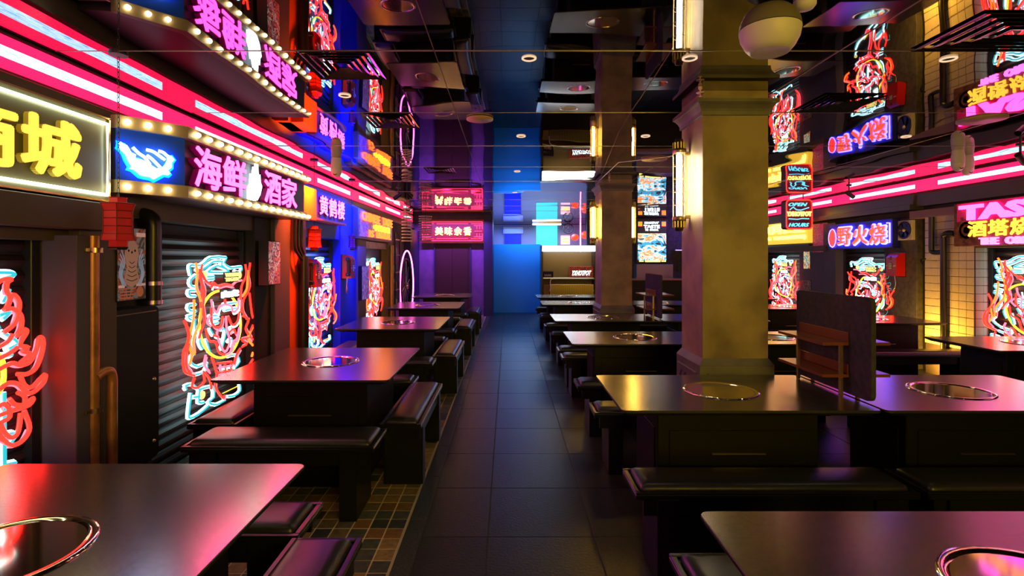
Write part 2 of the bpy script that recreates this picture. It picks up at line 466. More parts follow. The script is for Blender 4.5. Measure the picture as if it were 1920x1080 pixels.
# added glow panels on the unseen wall behind the camera; they light the columns
m = M(); m.box(0.6, 3.2, -2.79, -2.77, 1.55, 2.5)
wn = struct('added_glow_panel_1', m, glow('amber_glow_panel', (1.0, 0.70, 0.03), 17.0))
for k in range(7): q = M(); q.box(.6 + k * .433 - .02, .6 + k * .433 + .02, -2.77, -2.74, 1.55, 2.5); struct('panel_grid_bar', q, m_black, wn)
for k in range(4): q = M(); q.box(.6, 3.2, -2.77, -2.745, 1.55 + k * .316 - .02, 1.55 + k * .316 + .02); struct('panel_grid_bar', q, m_black, wn)
m = M(); m.box(-2.0, -0.4, -2.79, -2.77, 0.6, 2.3)
struct('added_glow_panel_2', m, glow('rose_glow_panel', (1.0, 0.2, 0.55), 2.2))  # second added panel, rose light from the unseen side

# trims: fascia below the light bands, black reveal above them
def trim(n, x0, x1, y0, y1, z0, z1, mt, ch=.004):
    q = M(); q.box(x0, x1, y0, y1, z0, z1, ch); return struct('trim_%d' % n, q, mt)
trim(2, -2.46, -2.425, -2.7, 13.9, 2.27, 2.40, m_fascia)
trim(3, -2.46, -2.43, -2.7, 13.9, 2.585, 2.6, m_blackm)
# right fascia: stepped boards
trim(4, 5.55, 5.7, 7.3, 14.6, 2.24, 2.37, m_fascia); trim(5, 5.50, 5.7, 7.3, 14.6, 2.16, 2.238, m_fascia); trim(6, 5.58, 5.7, -2.7, 7.3, 2.2, 2.37, m_fascia)
trim(7, 5.42, 5.7, 5.4, 7.2, 2.03, 2.13, m_mauve)

# ------------------------------------------------------------------ shutters (every slat its own piece)
def shutter(side, y0, y1, z1, mt, label, name='roll_shutter', z0=0.0):
    x = -2.46 if side < 0 else 5.7
    s = 1 if side < 0 else -1
    t = thing(name, label, 'shutter', (x, (y0 + y1) / 2, z0))
    q = M(); q.box(x, x + s * .02, y0, y1, z0, z1); part(t, 'back_board', q, m_blackm)
    q = M(); h = .076; W = (y1 - y0) / 2
    pr = [(0.018, 0.002), (0.026, 0.012), (0.040, 0.03), (0.042, 0.045), (0.030, 0.066), (0.018, 0.074)]
    vs = [(s * a, -W + .01, b) for a, b in pr] + [(s * a, W - .01, b) for a, b in pr]; n = len(pr)
    q.add(vs, [(i, i + 1, n + i + 1, n + i) for i in range(n - 1)] + [tuple(range(n))[::-1], tuple(range(n, 2 * n))], False)
    me = q.mesh('slat', mt)
    k = 0
    while z0 + (k + 1) * h < z1:
        link('slat', me, t, (0, 0, k * h)); k += 1
    for yy in (y0, y1):
        q = M(); q.box(x, x + s * .07, yy - .025, yy + .025, z0, z1, .004); part(t, 'guide_rail', q, m_black)
    return t
shutter(-1, 1.0, 2.70, 1.60, m_shut, 'dark roller shutter under the yellow-lettered signboard, flaming neon on it')
shutter(-1, 3.56, 4.84, 1.74, m_shut, 'dark roller shutter under the pink seafood sign, white tiger neon on it')
shutter(-1, 6.06, 7.26, 1.72, m_blueshut, 'blue-lit roller shutter in the blue shop front')
shutter(1, 5.0, 6.22, 1.62, m_shut, 'dark roller shutter under the rusty pink and yellow sign')
shutter(1, 7.82, 8.95, 1.66, m_shut, 'dark roller shutter under the violet-lit board, beside the red payphone')
shutter(1, 10.2, 11.6, 1.60, m_shut, 'dark roller shutter under the yellow lit signboard')

# ------------------------------------------------------------------ shop-front pilasters, headers
trim(8, -2.46, -2.215, 2.74, 2.83, 0, 1.62, m_violet)
trim(9, -2.46, -2.27, 2.83, 3.10, 0, 2.2, m_brown)
trim(10, -2.46, -2.20, 0.2, 2.95, 1.65, 1.80, m_brown); trim(11, -2.46, -2.33, 0.2, 2.95, 1.59, 1.65, m_brown)
trim(12, -2.46, -2.33, 3.10, 4.98, 1.75, 2.2, m_brown)
trim(13, -2.46, -2.31, 4.87, 5.20, 0, 1.95, m_blackm); trim(14, -2.46, -2.27, 5.20, 5.56, 0, 1.95, m_violet)
trim(15, -2.46, -2.285, 5.56, 6.04, 0, 2.27, m_orange); trim(16, -2.46, -2.15, 5.62, 6.0, 1.92, 2.27, m_orange)
trim(17, -2.46, -2.30, 6.04, 7.3, 1.75, 2.27, m_blue); trim(18, -2.46, -2.29, 7.3, 8.05, 0, 2.27, m_blue)
trim(19, -2.46, -2.26, 8.05, 8.52, 0, 2.0, m_mauve); trim(20, -2.46, -2.30, 8.52, 10.15, 1.66, 1.78, m_copper)
trim(21, -2.46, -2.27, 10.12, 10.5, 0, 2.2, m_olive); trim(22, -2.46, -2.31, 7.9, 10.6, 2.0, 2.3, m_olive)
trim(23, -2.46, -2.32, 12.75, 14.0, 0, 2.2, m_navy)
# tiled-pilaster wall side
trim(24, 5.52, 5.7, 7.20, 7.82, 0, 2.05, m_grey); trim(25, 5.60, 5.7, 7.02, 7.20, 0, 2.05, m_blackm)
trim(26, 5.50, 5.7, 8.95, 9.30, 0, 2.1, m_violet); trim(27, 5.55, 5.7, 9.30, 10.15, 0, 2.1, m_violet)
trim(28, 5.45, 5.7, 9.2, 11.8, 1.62, 1.72, m_brown); trim(29, 5.5, 5.7, 4.9, 6.3, 1.62, 1.72, m_brown)
# tile-clad pilaster: every tile is a piece
m = M(); m.box(5.50, 5.7, 6.28, 7.02, 0, 2.03); pil = struct('column_4', m, m_wgrout)
th = .098
qm = M(); qm.box(-.004, .004, -.052, .052, -.0465, .0465, .003); tme = qm.mesh('tile', m_wtile)
qn = M(); qn.box(-.046, .046, -.004, .004, -.0465, .0465, .003); tne = qn.mesh('tile', m_wtile)
for r_ in range(4, 21):
    for k in range(7):
        o = link('tile', tme, pil, (5.496, 6.335 + k * .106, .05 + r_ * th)); o.rotation_euler = (0, R(random.uniform(-.5, .5)), R(random.uniform(-.5, .5)))
    for k in range(2):
        link('tile', tne, pil, (5.55 + k * .094, 6.276, .05 + r_ * th))

# ------------------------------------------------------------------ columns
def column(n, x0, x1, y0, y1):
    q = M(); q.box(x0, x1, y0, y1, 0, HC); c = struct('column_%d' % n, q, m_ochre)
    o = .03
    q = M(); q.box(x0 - o, x1 + o, y0 - o, y1 + o, 0, .80, .004)
    # sloped top of the plinth
    a, b, e, f = x0 - o, x1 + o, y0 - o, y1 + o
    q.add([(a, e, .80), (b, e, .80), (b, f, .80), (a, f, .80), (x0 - .002, y0 - .002, .842), (x1 + .002, y0 - .002, .842), (x1 + .002, y1 + .002, .842), (x0 - .002, y1 + .002, .842)],
          [(0, 1, 5, 4), (1, 2, 6, 5), (2, 3, 7, 6), (3, 0, 4, 7)])
    struct('plinth', q, m_ctrim, c)
    for (sx, sy) in ((0, -1), (-1, 0), (1, 0), (0, 1)):
        for (z0, z1) in ((.735, .75), (.10, .115)):
            q = M()
            if sx == 0:
                yy = e if sy < 0 else f; q.box(a + .05, b - .05, yy - .012, yy + .012, z0, z1, .004)
            else:
                xx = a if sx < 0 else b; q.box(xx - .012, xx + .012, e + .05, f - .05, z0, z1, .004)
            struct('panel_moulding', q, m_ctrim, c)
    if n == 1:                                 # cut fretwork slots on the aisle side of the plinth
        q = M()
        for k in range(4):
            y_ = y0 + .06 + k * .085
            q.add([(a - .002, y_, .70), (a - .002, y_ + .03, .70), (a - .002, y_ + .10, .60), (a - .002, y_ + .07, .60)], [(0, 1, 2, 3)])
            q.add([(a - .002, y_, .56), (a - .002, y_ + .03, .56), (a - .002, y_ + .10, .46), (a - .002, y_ + .07, .46)], [(0, 1, 2, 3)])
        struct('fret_slot', q, m_blackm, c)
    q = M()
    prof = [(.002, 2.435), (.012, 2.437), (.014, 2.462), (.020, 2.478), (.034, 2.500), (.044, 2.508), (.046, 2.512), (.052, 2.513), (.052, 2.535), (.0, 2.537)]
    vs = []
    for (d, z) in prof: vs += [(x0 - d, y0 - d, z), (x1 + d, y0 - d, z), (x1 + d, y1 + d, z), (x0 - d, y1 + d, z)]
    fs = []
    for i in range(len(prof) - 1):
        for j in range(4): fs.append((i * 4 + j, i * 4 + (j + 1) % 4, i * 4 + 4 + (j + 1) % 4, i * 4 + 4 + j))
    q.add(vs, fs); struct('capital', q, m_ctrim, c)
    return c
column(1, 1.28, 1.708, 3.50, 3.92)
column(2, 1.31, 1.732, 7.43, 7.98)

# ------------------------------------------------------------------ tables
def rounded_outline(wd, dp, rc, seg=5):
    pts = []
    for (sx, sy, a0) in ((1, -1, -90), (1, 1, 0), (-1, 1, 90), (-1, -1, 180)):
        for k in range(seg + 1):
            a = R(a0 + 90 * k / seg)
            pts.append((sx * (wd / 2 - rc) + rc * cos(a), sy * (dp / 2 - rc) + rc * sin(a)))
    out = []
    for i, p in enumerate(pts):          # fill the long edges so the hole meshes evenly
        out.append(p); n = pts[(i + 1) % len(pts)]
        L = math.hypot(n[0] - p[0], n[1] - p[1]); c = int(L / .06)
        for k in range(1, c): out.append((p[0] + (n[0] - p[0]) * k / c, p[1] + (n[1] - p[1]) * k / c))
    return out
ZT = 0.75
def top_mesh(wd, dp, rh):
    o = rounded_outline(wd, dp, .03); n = len(o)
    q = M()
    rings = []
    for p in o:
        a = math.atan2(p[1], p[0]); rings.append((rh * cos(a), rh * sin(a)))
    lay = [[(x, y, ZT) for x, y in rings], [(x, y, ZT) for x, y in o], [(x * (1 + .004 / wd), y * (1 + .004 / dp), ZT - .003) for x, y in o],
           [(x * (1 + .004 / wd), y * (1 + .004 / dp), ZT - .012) for x, y in o], [(x * (1 - .07 / wd), y * (1 - .07 / dp), ZT - .034) for x, y in o], [(x, y, ZT - .034) for x, y in rings]]
    V = [v for l in lay for v in l]; F = []
    for i in range(len(lay) - 1):
        for j in range(n): F.append((i * n + j, (i + 1) * n + j, (i + 1) * n + (j + 1) % n, i * n + (j + 1) % n))
    for j in range(n): F.append((5 * n + j, j, (j + 1) % n, 5 * n + (j + 1) % n))
    me = bpy.data.meshes.new('tabletop'); me.from_pydata(V, [], F); me.materials.append(m_top); me.materials.append(m_edge)
    me.polygons.foreach_set('material_index', [0] * n + [1] * (len(F) - n)); me.update(); return me
PROTO = {}
def make_table(name, kind, wd, dp, label, loc, group, rh=0.192, bw=None, bd=None):
    if kind in PROTO: return dup(PROTO[kind], loc, label, group)
    t = thing(name, label, 'table', loc, group); PROTO[kind] = t
    link('tabletop', top_mesh(wd, dp, rh), t)
    b0, b1 = bw / 2, bd / 2
    q = M(); q.box(-b0, b0, -b1, b1, .07, ZT - .036, .004); q.box(-b0 + .03, b0 - .03, -b1 + .03, b1 - .03, 0, .07)
    bs = link('base', q.mesh('base', m_base), t)
    q = M(); q.box(-b0 + .06, b0 - .06, -b1 - .006, -b1, .16, .60, .003); link('access_panel', q.mesh('access_panel', m_base), bs)
    q = M(); q.box(-.14, .14, -b1 - .016, -b1 - .004, .475, .483, .002); link('handle', q.mesh('handle', m_brass), bs)
    q = M(); q.box(-b0 - .006, -b0, -b1 + .05, b1 - .05, .16, .60, .003); link('side_panel', q.mesh('side_panel', m_base), bs)
    q = M(); q.lathe([(rh + .012, ZT + .0005), (rh + .010, ZT + .005), (rh + .002, ZT + .006), (rh - .012, ZT + .004), (rh - .022, ZT - .004), (rh - .028, ZT - .014), (rh - .030, ZT - .075), (rh - .036, ZT - .082), (rh - .048, ZT - .084)], 48)
    wl_ = link('hotpot_well', q.mesh('hotpot_well', m_chrome), t)
    q = M(); q.lathe([(rh - .048, ZT - .088), (rh - .048, ZT - .082), (0.0001, ZT - .082)], 40); link('glass_plate', q.mesh('glass_plate', m_glass), wl_)
    return t
ORD = ['first', 'second', 'third', 'fourth', 'fifth', 'sixth']
RA = [1.18, 3.022, 5.055, 6.765, 9.0, 10.57]
for i, y in enumerate(RA):
    make_table('dining_table', 'ra', 1.28, .80, 'dark wide hotpot table, %s along the aisle on the column side' % ORD[i], (1.205, y, 0), 'tables along the columns', bw=.84, bd=.46)
for i, y in zip((1, 2, 3, 4), RA[1:5]):
    make_table('dining_table', 'ra', 1.28, .80, 'dark wide hotpot table set end to end behind the %s column-side table' % ORD[i], (2.505, y, 0), 'second tables of the column rows')
RCs = [(4.62, 4.72), (4.47, 6.58), (4.33, 8.28), (4.33, 10.2)]
for i, (x, y) in enumerate(RCs):
    make_table('dining_table', 'ra', 1.28, .80, ['dark hotpot table before the rusty pink and yellow sign and its neon', 'dark hotpot table below the red payphone and violet-lit board', 'dark hotpot table in front of the neon under the yellow sign', 'dark hotpot table deep by the far end of the red poster wall'][i], (x, y, 0), 'tables by the tiled-pilaster wall')
LA = [1.35, 3.87, 6.235, 8.56, 10.82]
for i, y in enumerate(LA):
    make_table('square_table', 'la', 1.10, 1.19, 'dark square hotpot table, %s in the row under the seafood sign' % ORD[i], (-1.285, y, 0), 'square tables along the neon shutters', rh=.19, bw=.74, bd=.80)

# ------------------------------------------------------------------ benches
ZS = 0.425
def bench_parts(L, dp):
    """long along local x, centre origin"""
    a, b = L / 2, dp / 2
    out = []
    q = M(); q.box(-a, a, -b, b, ZS - .03, ZS - .006, .004)
    rim = .022
    for (x0, x1, y0, y1) in ((-a, a, -b, -b + rim), (-a, a, b - rim, b), (-a, -a + rim, -b + rim, b - rim), (a - rim, a, -b + rim, b - rim)):
        q.box(x0, x1, y0, y1, ZS - .006, ZS + .004, .003)
    q.box(-a + .04, a - .04, -b + .02, -b + .04, ZS - .11, ZS - .03); q.box(-a + .04, a - .04, b - .04, b - .02, ZS - .11, ZS - .03)
    out.append(('seat_frame', q, m_frame))
    # cushion: rounded pillow-edged slab
    q = M(); c0, c1 = a - rim - .006, b - rim - .006
    lays = [(0, ZS - .006), (.0, ZS + .006), (-.006, ZS + .018), (-.020, ZS + .027), (-.045, ZS + .032)]
    ol = rounded_outline(2 * c0, 2 * c1, .02, 3); n = len(ol); vs = []; fs = []
    for (d, z) in lays:
        fx, fy = (c0 + d) / c0, (c1 + d) / c1
        vs += [(x * fx, y * fy, z) for x, y in ol]
    for i in range(len(lays) - 1):
        for j in range(n): fs.append((i * n + j, i * n + (j + 1) % n, (i + 1) * n + (j + 1) % n, (i + 1) * n + j))
    fs.append(tuple(range((len(lays) - 1) * n, len(lays) * n)))
    q.add(vs, fs, True)
    out.append(('cushion', q, m_leather))
    for s in (-1, 1):
        q = M(); xc = s * (a - .15); q.box(xc - .05, xc + .05, -b + .005, b - .005, 0, ZS - .03, .004)
        out.append(('leg', q, m_frame))
    return out
BP = {}; n_b = 0
def bench(x0, x1, y0, y1, label, group):
    along_y = (y1 - y0) > (x1 - x0)
    L, dp = (y1 - y0, x1 - x0) if along_y else (x1 - x0, y1 - y0)
    key = (round(L, 2), round(dp, 2)); loc = ((x0 + x1) / 2, (y0 + y1) / 2, 0); rz = R(90) if along_y else 0
    if key in BP: return dup(BP[key], loc, label, group, rz)
    t = thing('bench', label, 'bench', loc, group, rz); BP[key] = t
    for nm, q, mt in bench_parts(*key): link(nm, q.mesh(nm, mt), t)
    return t
for i, y in enumerate(RA):
    f, k = y - .40, y + .40
    nm = ORD[i]
    if i > 0: bench(.585, 1.885, f - .19, f + .10, 'black padded bench on the near side of the %s column-side table' % nm, 'benches along the columns')
    far = (k + .08, k + .36) if i == 0 else (k + .27, k + .55)
    if i in (1, 3): bench(.60, 1.22, *far, 'short black padded bench between %s column-side table and the column behind' % nm, 'short benches beside the columns')
    else: bench(.585, 1.885, *far, 'black padded bench on the far side of the %s column-side table' % nm, 'benches along the columns')
for i in (1, 2, 3, 4):
    f = RA[i] - .40
    bench(1.92, 3.22, f - .19, f + .10, 'black padded bench next to the end-to-end table behind the %s column-side table' % ORD[i], 'benches of the second column tables')
for i, (x, y) in enumerate(RCs[:3]):
    bench(x - .6, x + .75, y - .66, y - .37, ['black padded bench near side of the table by the rusty sign', 'black padded bench near side of the table below the payphone', 'black padded bench near side of the table under the yellow sign'][i], 'benches by the tiled-pilaster wall')
for i, y in enumerate(LA):
    f, k = y - .595, y + .595; nm = ORD[i]
    if i > 0: bench(-1.86, -.76, f - .25, f + .09, 'black padded bench on the near side of the %s square table' % nm, 'benches between the square tables')
    if i < 4: bench(-1.86, -.81, k + .11, k + .40, 'black padded bench on the far side of the %s square table' % nm, 'benches between the square tables')
    bench(-2.07, -1.75, f + .16, k - .02, 'black padded bench against the shutters beside the %s square table' % nm, 'benches against the shutters')
    bench(-.83, -.555, f + .16, k + .10, 'black padded bench on the aisle beside the %s square table' % nm, 'benches along the aisle kerb')

# ------------------------------------------------------------------ table screens with little shelves
def divider(x, y, label):
    if 'div' in PROTO: return dup(PROTO['div'], (x, y, 0), label, 'felt table screens')
    t = thing('table_screen', label, 'partition', (x, y, 0), 'felt table screens'); PROTO['div'] = t
    o = rounded_outline(.70, .53, .035, 4)
    q = M(); q.prism(o, -.012, .012, lambda u, v, k: (k, u, v + 1.033)); link('felt_panel', q.mesh('felt_panel', m_felt), t)
    for s, wd in ((-1, .155), (1, .21)):
        for z in (.873, 1.045):
            q = M(); q.prism([(s * .014, -.175), (s * wd, -.175), (s * wd, .30), (s * .014, .30)], z - .016, z); sh = link('shelf', q.mesh('shelf', m_shelf), t)
            q = M(); q.box(s * .014, s * .022, -.175, .30, z, z + .055, .002); link('upstand', q.mesh('upstand', m_shelf), sh)
        for yy in (-.155, .27):
            q = M(); q.box(s * .045 - .009, s * .045 + .009, yy - .009, yy + .009, ZT + .001, 1.029, .002); link('post', q.mesh('post', m_brass), t)
    return t
divider(1.853, 3.05, 'dark felt table screen with two red-brown shelves on the joined tables before the column')
divider(1.853, 6.78, 'dark felt table screen with shelves between the two columns, farther one')
# ------------------------------------------------------------------ frames: local a (along the line), b (up), c (towards the room)
def mp(m, o, fr):
    o = Vector(o); ux, uy, un = map(Vector, fr)
    r = M(); r.v = [tuple(o + ux * a + uy * b + un * c) for a, b, c in m.v]; r.f = list(m.f); r.sm = list(m.sm); return r
def hit(px, py, p0, nrm):
    d = Vector(((px - 952) / 1000, 1, -(py - 484) / 1000)); c = Vector((0, 0, 1.5)); n = Vector(nrm)
    return c + d * ((Vector(p0) - c).dot(n) / d.dot(n))

# ------------------------------------------------------------------ LED ticker bands under the ceiling
def ticker(x, s, y0, y1, segs, label):
    t = thing('led_ticker_screen', label, 'screen', (x, (y0 + y1) / 2, 2.42))
    q = M(); q.box(x, x + s * .02, y0, y1, 2.418, 2.575); part(t, 'pink_band', q, g_pink)
    for (a, b) in segs:
        q = M(); q.box(x + s * .02, x + s * .0225, a, b, 2.468, 2.522); part(t, 'light_streak', q, g_streak, label='pale blue streak of light on the pink band')
    return t
ticker(-2.445, 1, -2.6, 13.6, [(-1.8, 3.74), (4.14, 6.3), (6.8, 8.2), (8.7, 10.1), (10.6, 12.0), (12.4, 13.4)], 'pink light band with pale blue streaks above the seafood sign')
ticker(5.685, -1, -2.6, 14.5, [(-1.5, 7.02), (7.42, 8.83), (9.33, 10.75), (11.25, 12.65), (13.1, 14.3)], 'pink light band with pale blue streaks above the payphone wall')

# ------------------------------------------------------------------ signs
def sign(name, label, loc): return thing(name, label, 'sign', loc)
# yellow-lettered board
t = sign('shop_sign', 'large yellow Chinese characters on an olive board edged with white neon', (-2.27, 1.6, 1.82))
q = M(); q.box(-2.40, -2.225, 0.1, 2.975, 1.815, 2.275, .006); part(t, 'board', q, mat('olive_grey_board', (0.13, 0.13, 0.085), 0.3))
q = M(); q.tube([(-2.21, .12, 1.848), (-2.21, 2.945, 1.848), (-2.21, 2.945, 2.238), (-2.21, .12, 2.238)], .0085, 8); part(t, 'edge_neon', q, g_edge, label='white neon line round the board')
q = M(); q.box(-2.225, -2.215, .1, 2.975, 1.812, 1.822); q.box(-2.225, -2.215, .1, 2.975, 2.268, 2.278); q.box(-2.225, -2.215, 2.965, 2.975, 1.815, 2.275); part(t, 'frame', q, m_brass)
for i, c in enumerate('商城'):
    ch = part(t, 'character', text(c, (-2.198, 2.045 + .36 * i, 1.895), *LX, .345, .285, .006, .038), g_gold); part(t, 'letter_return', text(c, (-2.222, 2.045 + .36 * i, 1.895), *LX, .345, .285, .023, .040), mat('olive_gold_return', (0.35, 0.26, 0.03), 0.5, 0, (0.8, 0.5, 0.03), .15), ch)
# seafood sign with bulbs
A, B, C_ = Vector((-2.23, 3.03, 0)), Vector((-2.0, 3.30, 0)), Vector((-2.0, 5.29, 0))
t = sign('seafood_sign', 'marquee sign with pink characters, blue sea-creature emblem and rows of warm bulbs', (-2.15, 4.2, 1.88))
q = M(); q.prism([(-2.44, 2.995), (A.x - .01, A.y), (B.x - .02, B.y + .01), (C_.x - .02, C_.y), (-2.44, C_.y)], 1.88, 2.305); part(t, 'cabinet', q, mat('sign_cabinet', (0.05, 0.04, 0.055), 0.4))
e1 = (B - A).normalized(); n1 = Vector((e1.y, -e1.x, 0))
q = M(); q.add([A + n1 * .004 + Vector((0, 0, z)) for z in (1.945,)] + [B + n1 * .004 + Vector((0, 0, 1.945)), B + n1 * .004 + Vector((0, 0, 2.24)), A + n1 * .004 + Vector((0, 0, 2.24))], [(0, 1, 2, 3)])
part(t, 'blue_face', q, mat('blue_lit_face', (0.01, 0.10, 0.65), 0.45))  # emblem's blue glow is put into the face colour
m_strip = mat('cream_bulb_strip', (0.42, 0.33, 0.2), 0.4)
for (z0, z1) in ((1.872, 1.945), (2.24, 2.312)):
    q = M(); q.prism([(A.x - .02, A.y - .01), (A.x + n1.x * .03, A.y + n1.y * .03), (B.x + .03, B.y - .012), (C_.x + .03, C_.y + .01), (C_.x - .02, C_.y + .01), (B.x - .02, B.y + .02)], z0, z1)
    part(t, 'bulb_strip', q, m_strip)
bq = M(); bq.lathe([(.0, .016), (.009, .013), (.0155, .004), (.0165, -.004), (.012, -.014)], 10, ax='x'); bme = bq.mesh('bulb', g_bulb)
for z in (1.908, 2.276):
    for k in range(3):
        p = A + (B - A) * (.14 + .29 * k) + n1 * .045; link('bulb', bme, t, Vector((p.x, p.y, z)) - t.location)
    for k in range(15): link('bulb', bme, t, Vector((-1.955, 3.37 + .1345 * k, z)) - t.location)
W6 = lambda x, y: hit(210 + x / 5.685, 230 + y / 5.685, A + n1 * .02, n1)
fish = [(75, 215), (150, 245), (180, 290), (190, 320), (245, 345), (240, 385), (300, 395), (350, 420), (400, 450), (460, 490), (520, 490), (560, 450), (585, 400), (590, 350), (620, 360), (655, 400), (625, 430), (625, 480), (585, 510), (610, 545), (590, 560), (540, 550), (480, 580), (440, 605), (400, 580), (340, 570), (300, 560), (230, 500), (185, 490), (205, 465), (165, 400), (140, 340), (75, 275)]
q = M(); pts = [W6(*p) for p in fish]; n = len(pts)
q.add(pts + [p + n1 * .02 for p in pts], [tuple(range(n)), tuple(range(n, 2 * n))[::-1]] + [(i, (i + 1) % n, n + (i + 1) % n, n + i) for i in range(n)])
for st in ([(215, 265), (280, 330), (340, 370), (400, 450)], [(360, 290), (430, 310), (490, 350), (560, 400)], [(365, 350), (420, 390), (470, 440), (510, 480)], [(490, 305), (540, 320), (600, 375)], [(75, 215), (140, 270), (190, 330)]):
    q.tube(smooth([W6(*p) + n1 * .01 for p in st], 3), .009, 6)
em = part(t, 'sea_creature_emblem', q, glow('emblem_blue_white', (0.55, 0.80, 1.0), 4.0), label='glowing blue-white swimming sea creature')
q = M(); cc_ = sum(pts, Vector()) / len(pts); ap = [p + (p - cc_).normalized() * .010 - n1 * .010 for p in pts]; q.tube(ap, .010, 6, True); part(t, 'blue_halo_tube', q, glow('halo_blue', (0.0, 0.10, 1.0), 9.0), em)
for c, y0, wd in (('海', 3.36, .32), ('鲜', 3.70, .33), ('酒', 4.33, .31), ('家', 4.66, .33)):
    ch = part(t, 'character', text(c, (-1.976, y0, 1.955), *LX, wd, .265, .006, .020), g_magenta)
    part(t, 'letter_body', text(c, (-2.014, y0 - .004, 1.951), *LX, wd + .008, .273, .037, .028), mat('magenta_return', (0.25, 0.005, 0.10), 0.5, 0, (0.5, 0.0, 0.2), .10), ch)  # dark magenta letter body behind the bright face
fl = [(0, 0), (.05, -.01), (.11, 0), (.16, .05), (.19, .12), (.165, .15), (.16, .21), (.135, .17), (.12, .29), (.10, .22), (.085, .26), (.06, .17), (.04, .20), (.03, .12), (0, .09)]
q = M(); q.prism(fl, 0, .03); part(t, 'flame_emblem', mp(q, (-2.0, 4.09, 1.955), LX), g_ice, label='white flame between the pink characters')
# yellow crane sign
t = sign('hanging_sign', 'small board with three pale pink characters on the blue shop front', (-2.25, 6.65, 1.96))
q = M(); q.box(-2.33, -2.205, 6.11, 7.19, 1.96, 2.27, .006); part(t, 'board', q, mat('plum_board', (0.09, 0.04, 0.09), 0.5))
q = M(); q.box(-2.34, -2.18, 6.09, 7.21, 1.935, 1.962, .004); part(t, 'ledge', q, m_orange)
for i, c in enumerate('黄鹤楼'): ch = part(t, 'character', text(c, (-2.186, 6.20 + .325 * i, 2.01), *LX, .29, .23, .005, .02), g_lilac); part(t, 'letter_return', text(c, (-2.204, 6.20 + .325 * i, 2.01), *LX, .29, .23, .018, .024), mat('magenta_return'), ch)
# English/Chinese taste sign
t = sign('taste_sign', 'printed board with orange words and yellow characters over the far shop door', (-2.25, 9.05, 1.79))
q = M(); q.box(-2.35, -2.215, 7.9, 10.22, 1.79, 2.25, .006); part(t, 'board', q, m_olive)
q = M(); q.box(-2.215, -2.208, 7.95, 10.17, 1.83, 2.22); part(t, 'picture_face', q, printmat('purple_print', [(0.32, 0.05, 0.30), (0.55, 0.25, 0.6), (0.30, 0.08, 0.45), (0.45, 0.25, 0.5)], 3, (1, 1, 2), .16))
wordline(t, 'CHINESE TASTE', (-2.205, 8.05, 2.075), LX, 2.1, .14, .02, .012, g_orange)
charline(t, '中国味道', (-2.205, 8.75, 1.955), LX, 1.2, .105, .02, .012, g_yel)
wordline(t, 'IS UNUSUAL', (-2.205, 8.45, 1.838), LX, 1.55, .11, .02, .012, g_orange)
# red neon sign at the far end
t = sign('fragrance_sign', 'red neon sign with four bright yellow characters over the far dark doorway', (-1.43, 13.9, 1.89))
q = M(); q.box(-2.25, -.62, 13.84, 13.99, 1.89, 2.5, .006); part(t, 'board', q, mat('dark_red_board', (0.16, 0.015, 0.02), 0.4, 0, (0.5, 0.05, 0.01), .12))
def keyfret(m, x0, s):
    for d in (0, .07, .14):
        m.tube([(x0, 13.82, 1.95 + d * .7), (x0 + s * (.36 - d), 13.82, 1.95 + d * .7)], .012, 5)
        m.tube([(x0, 13.82, 2.44 - d * .7), (x0 + s * (.36 - d), 13.82, 2.44 - d * .7)], .012, 5)
        m.tube([(x0 + s * d, 13.82, 1.95 + d * .7), (x0 + s * d, 13.82, 2.14)], .012, 5); m.tube([(x0 + s * d, 13.82, 2.25), (x0 + s * d, 13.82, 2.44 - d * .7)], .012, 5)
    m.tube([(x0, 13.82, 2.195), (x0 + s * .2, 13.82, 2.195)], .012, 5)
g_rneon = glow('rose_red_neon', (1.0, 0.03, 0.10), 2.4)
q = M(); keyfret(q, -2.21, 1); part(t, 'key_fret_neon', q, g_rneon); q = M(); keyfret(q, -.66, -1); part(t, 'key_fret_neon', q, g_rneon)
q = M()
for z in (1.95, 2.0, 2.39, 2.44): q.tube([(-1.84, 13.82, z), (-1.03, 13.82, z)], .011, 5)
part(t, 'bar_neon', q, g_rneon)
for i, c in enumerate('美味余香'): part(t, 'character', text(c, (-1.88 + .245 * i, 13.835, 2.09), *BX, .20, .22, .03, .018), glow('hot_yellow', (1.0, 0.80, 0.22), 4.0))
# rusty pink and yellow sign
t = sign('tavern_sign', 'rusty board with big pink letters over bulky yellow characters beside the tiled pilaster', (5.45, 5.5, 1.65))
q = M(); q.box(5.40, 5.56, 4.3, 6.46, 1.64, 2.15, .006); part(t, 'board', q, m_rust)
q = M(); q.lathe([(.10, 0), (.12, .012), (.14, 0)], 20); q.lathe([(.04, 0), (.055, .012), (.07, 0)], 16)
for k in range(10): a = k * pi / 5; q.box(.14 * cos(a) - .02, .14 * cos(a) + .02, .14 * sin(a) - .02, .14 * sin(a) + .02, 0, .012)
part(t, 'rusty_gear', mp(q, (5.398, 6.28, 1.83), RX), m_rust)
q = M(); q.box(5.39, 5.402, 4.3, 6.40, 1.93, 2.145); part(t, 'red_band', q, mat('crimson_band', (0.30, 0.01, 0.05), 0.4, 0, (0.6, 0.0, 0.06), .35))
part(t, 'word', text('TASTE', (5.388, 6.34, 1.94), *RX, 1.32, .18, .03, .05), g_magenta)
for i, c in enumerate('酒塔烧烤'): part(t, 'character', text(c, (5.384, 6.24 - .262 * i, 1.745), *RX, .25, .185, .008, .035), g_gold)
wordline(t, 'THE ORIGINAL', (5.386, 6.07, 1.652), RX, .95, .08, .03, .03, g_lilac)
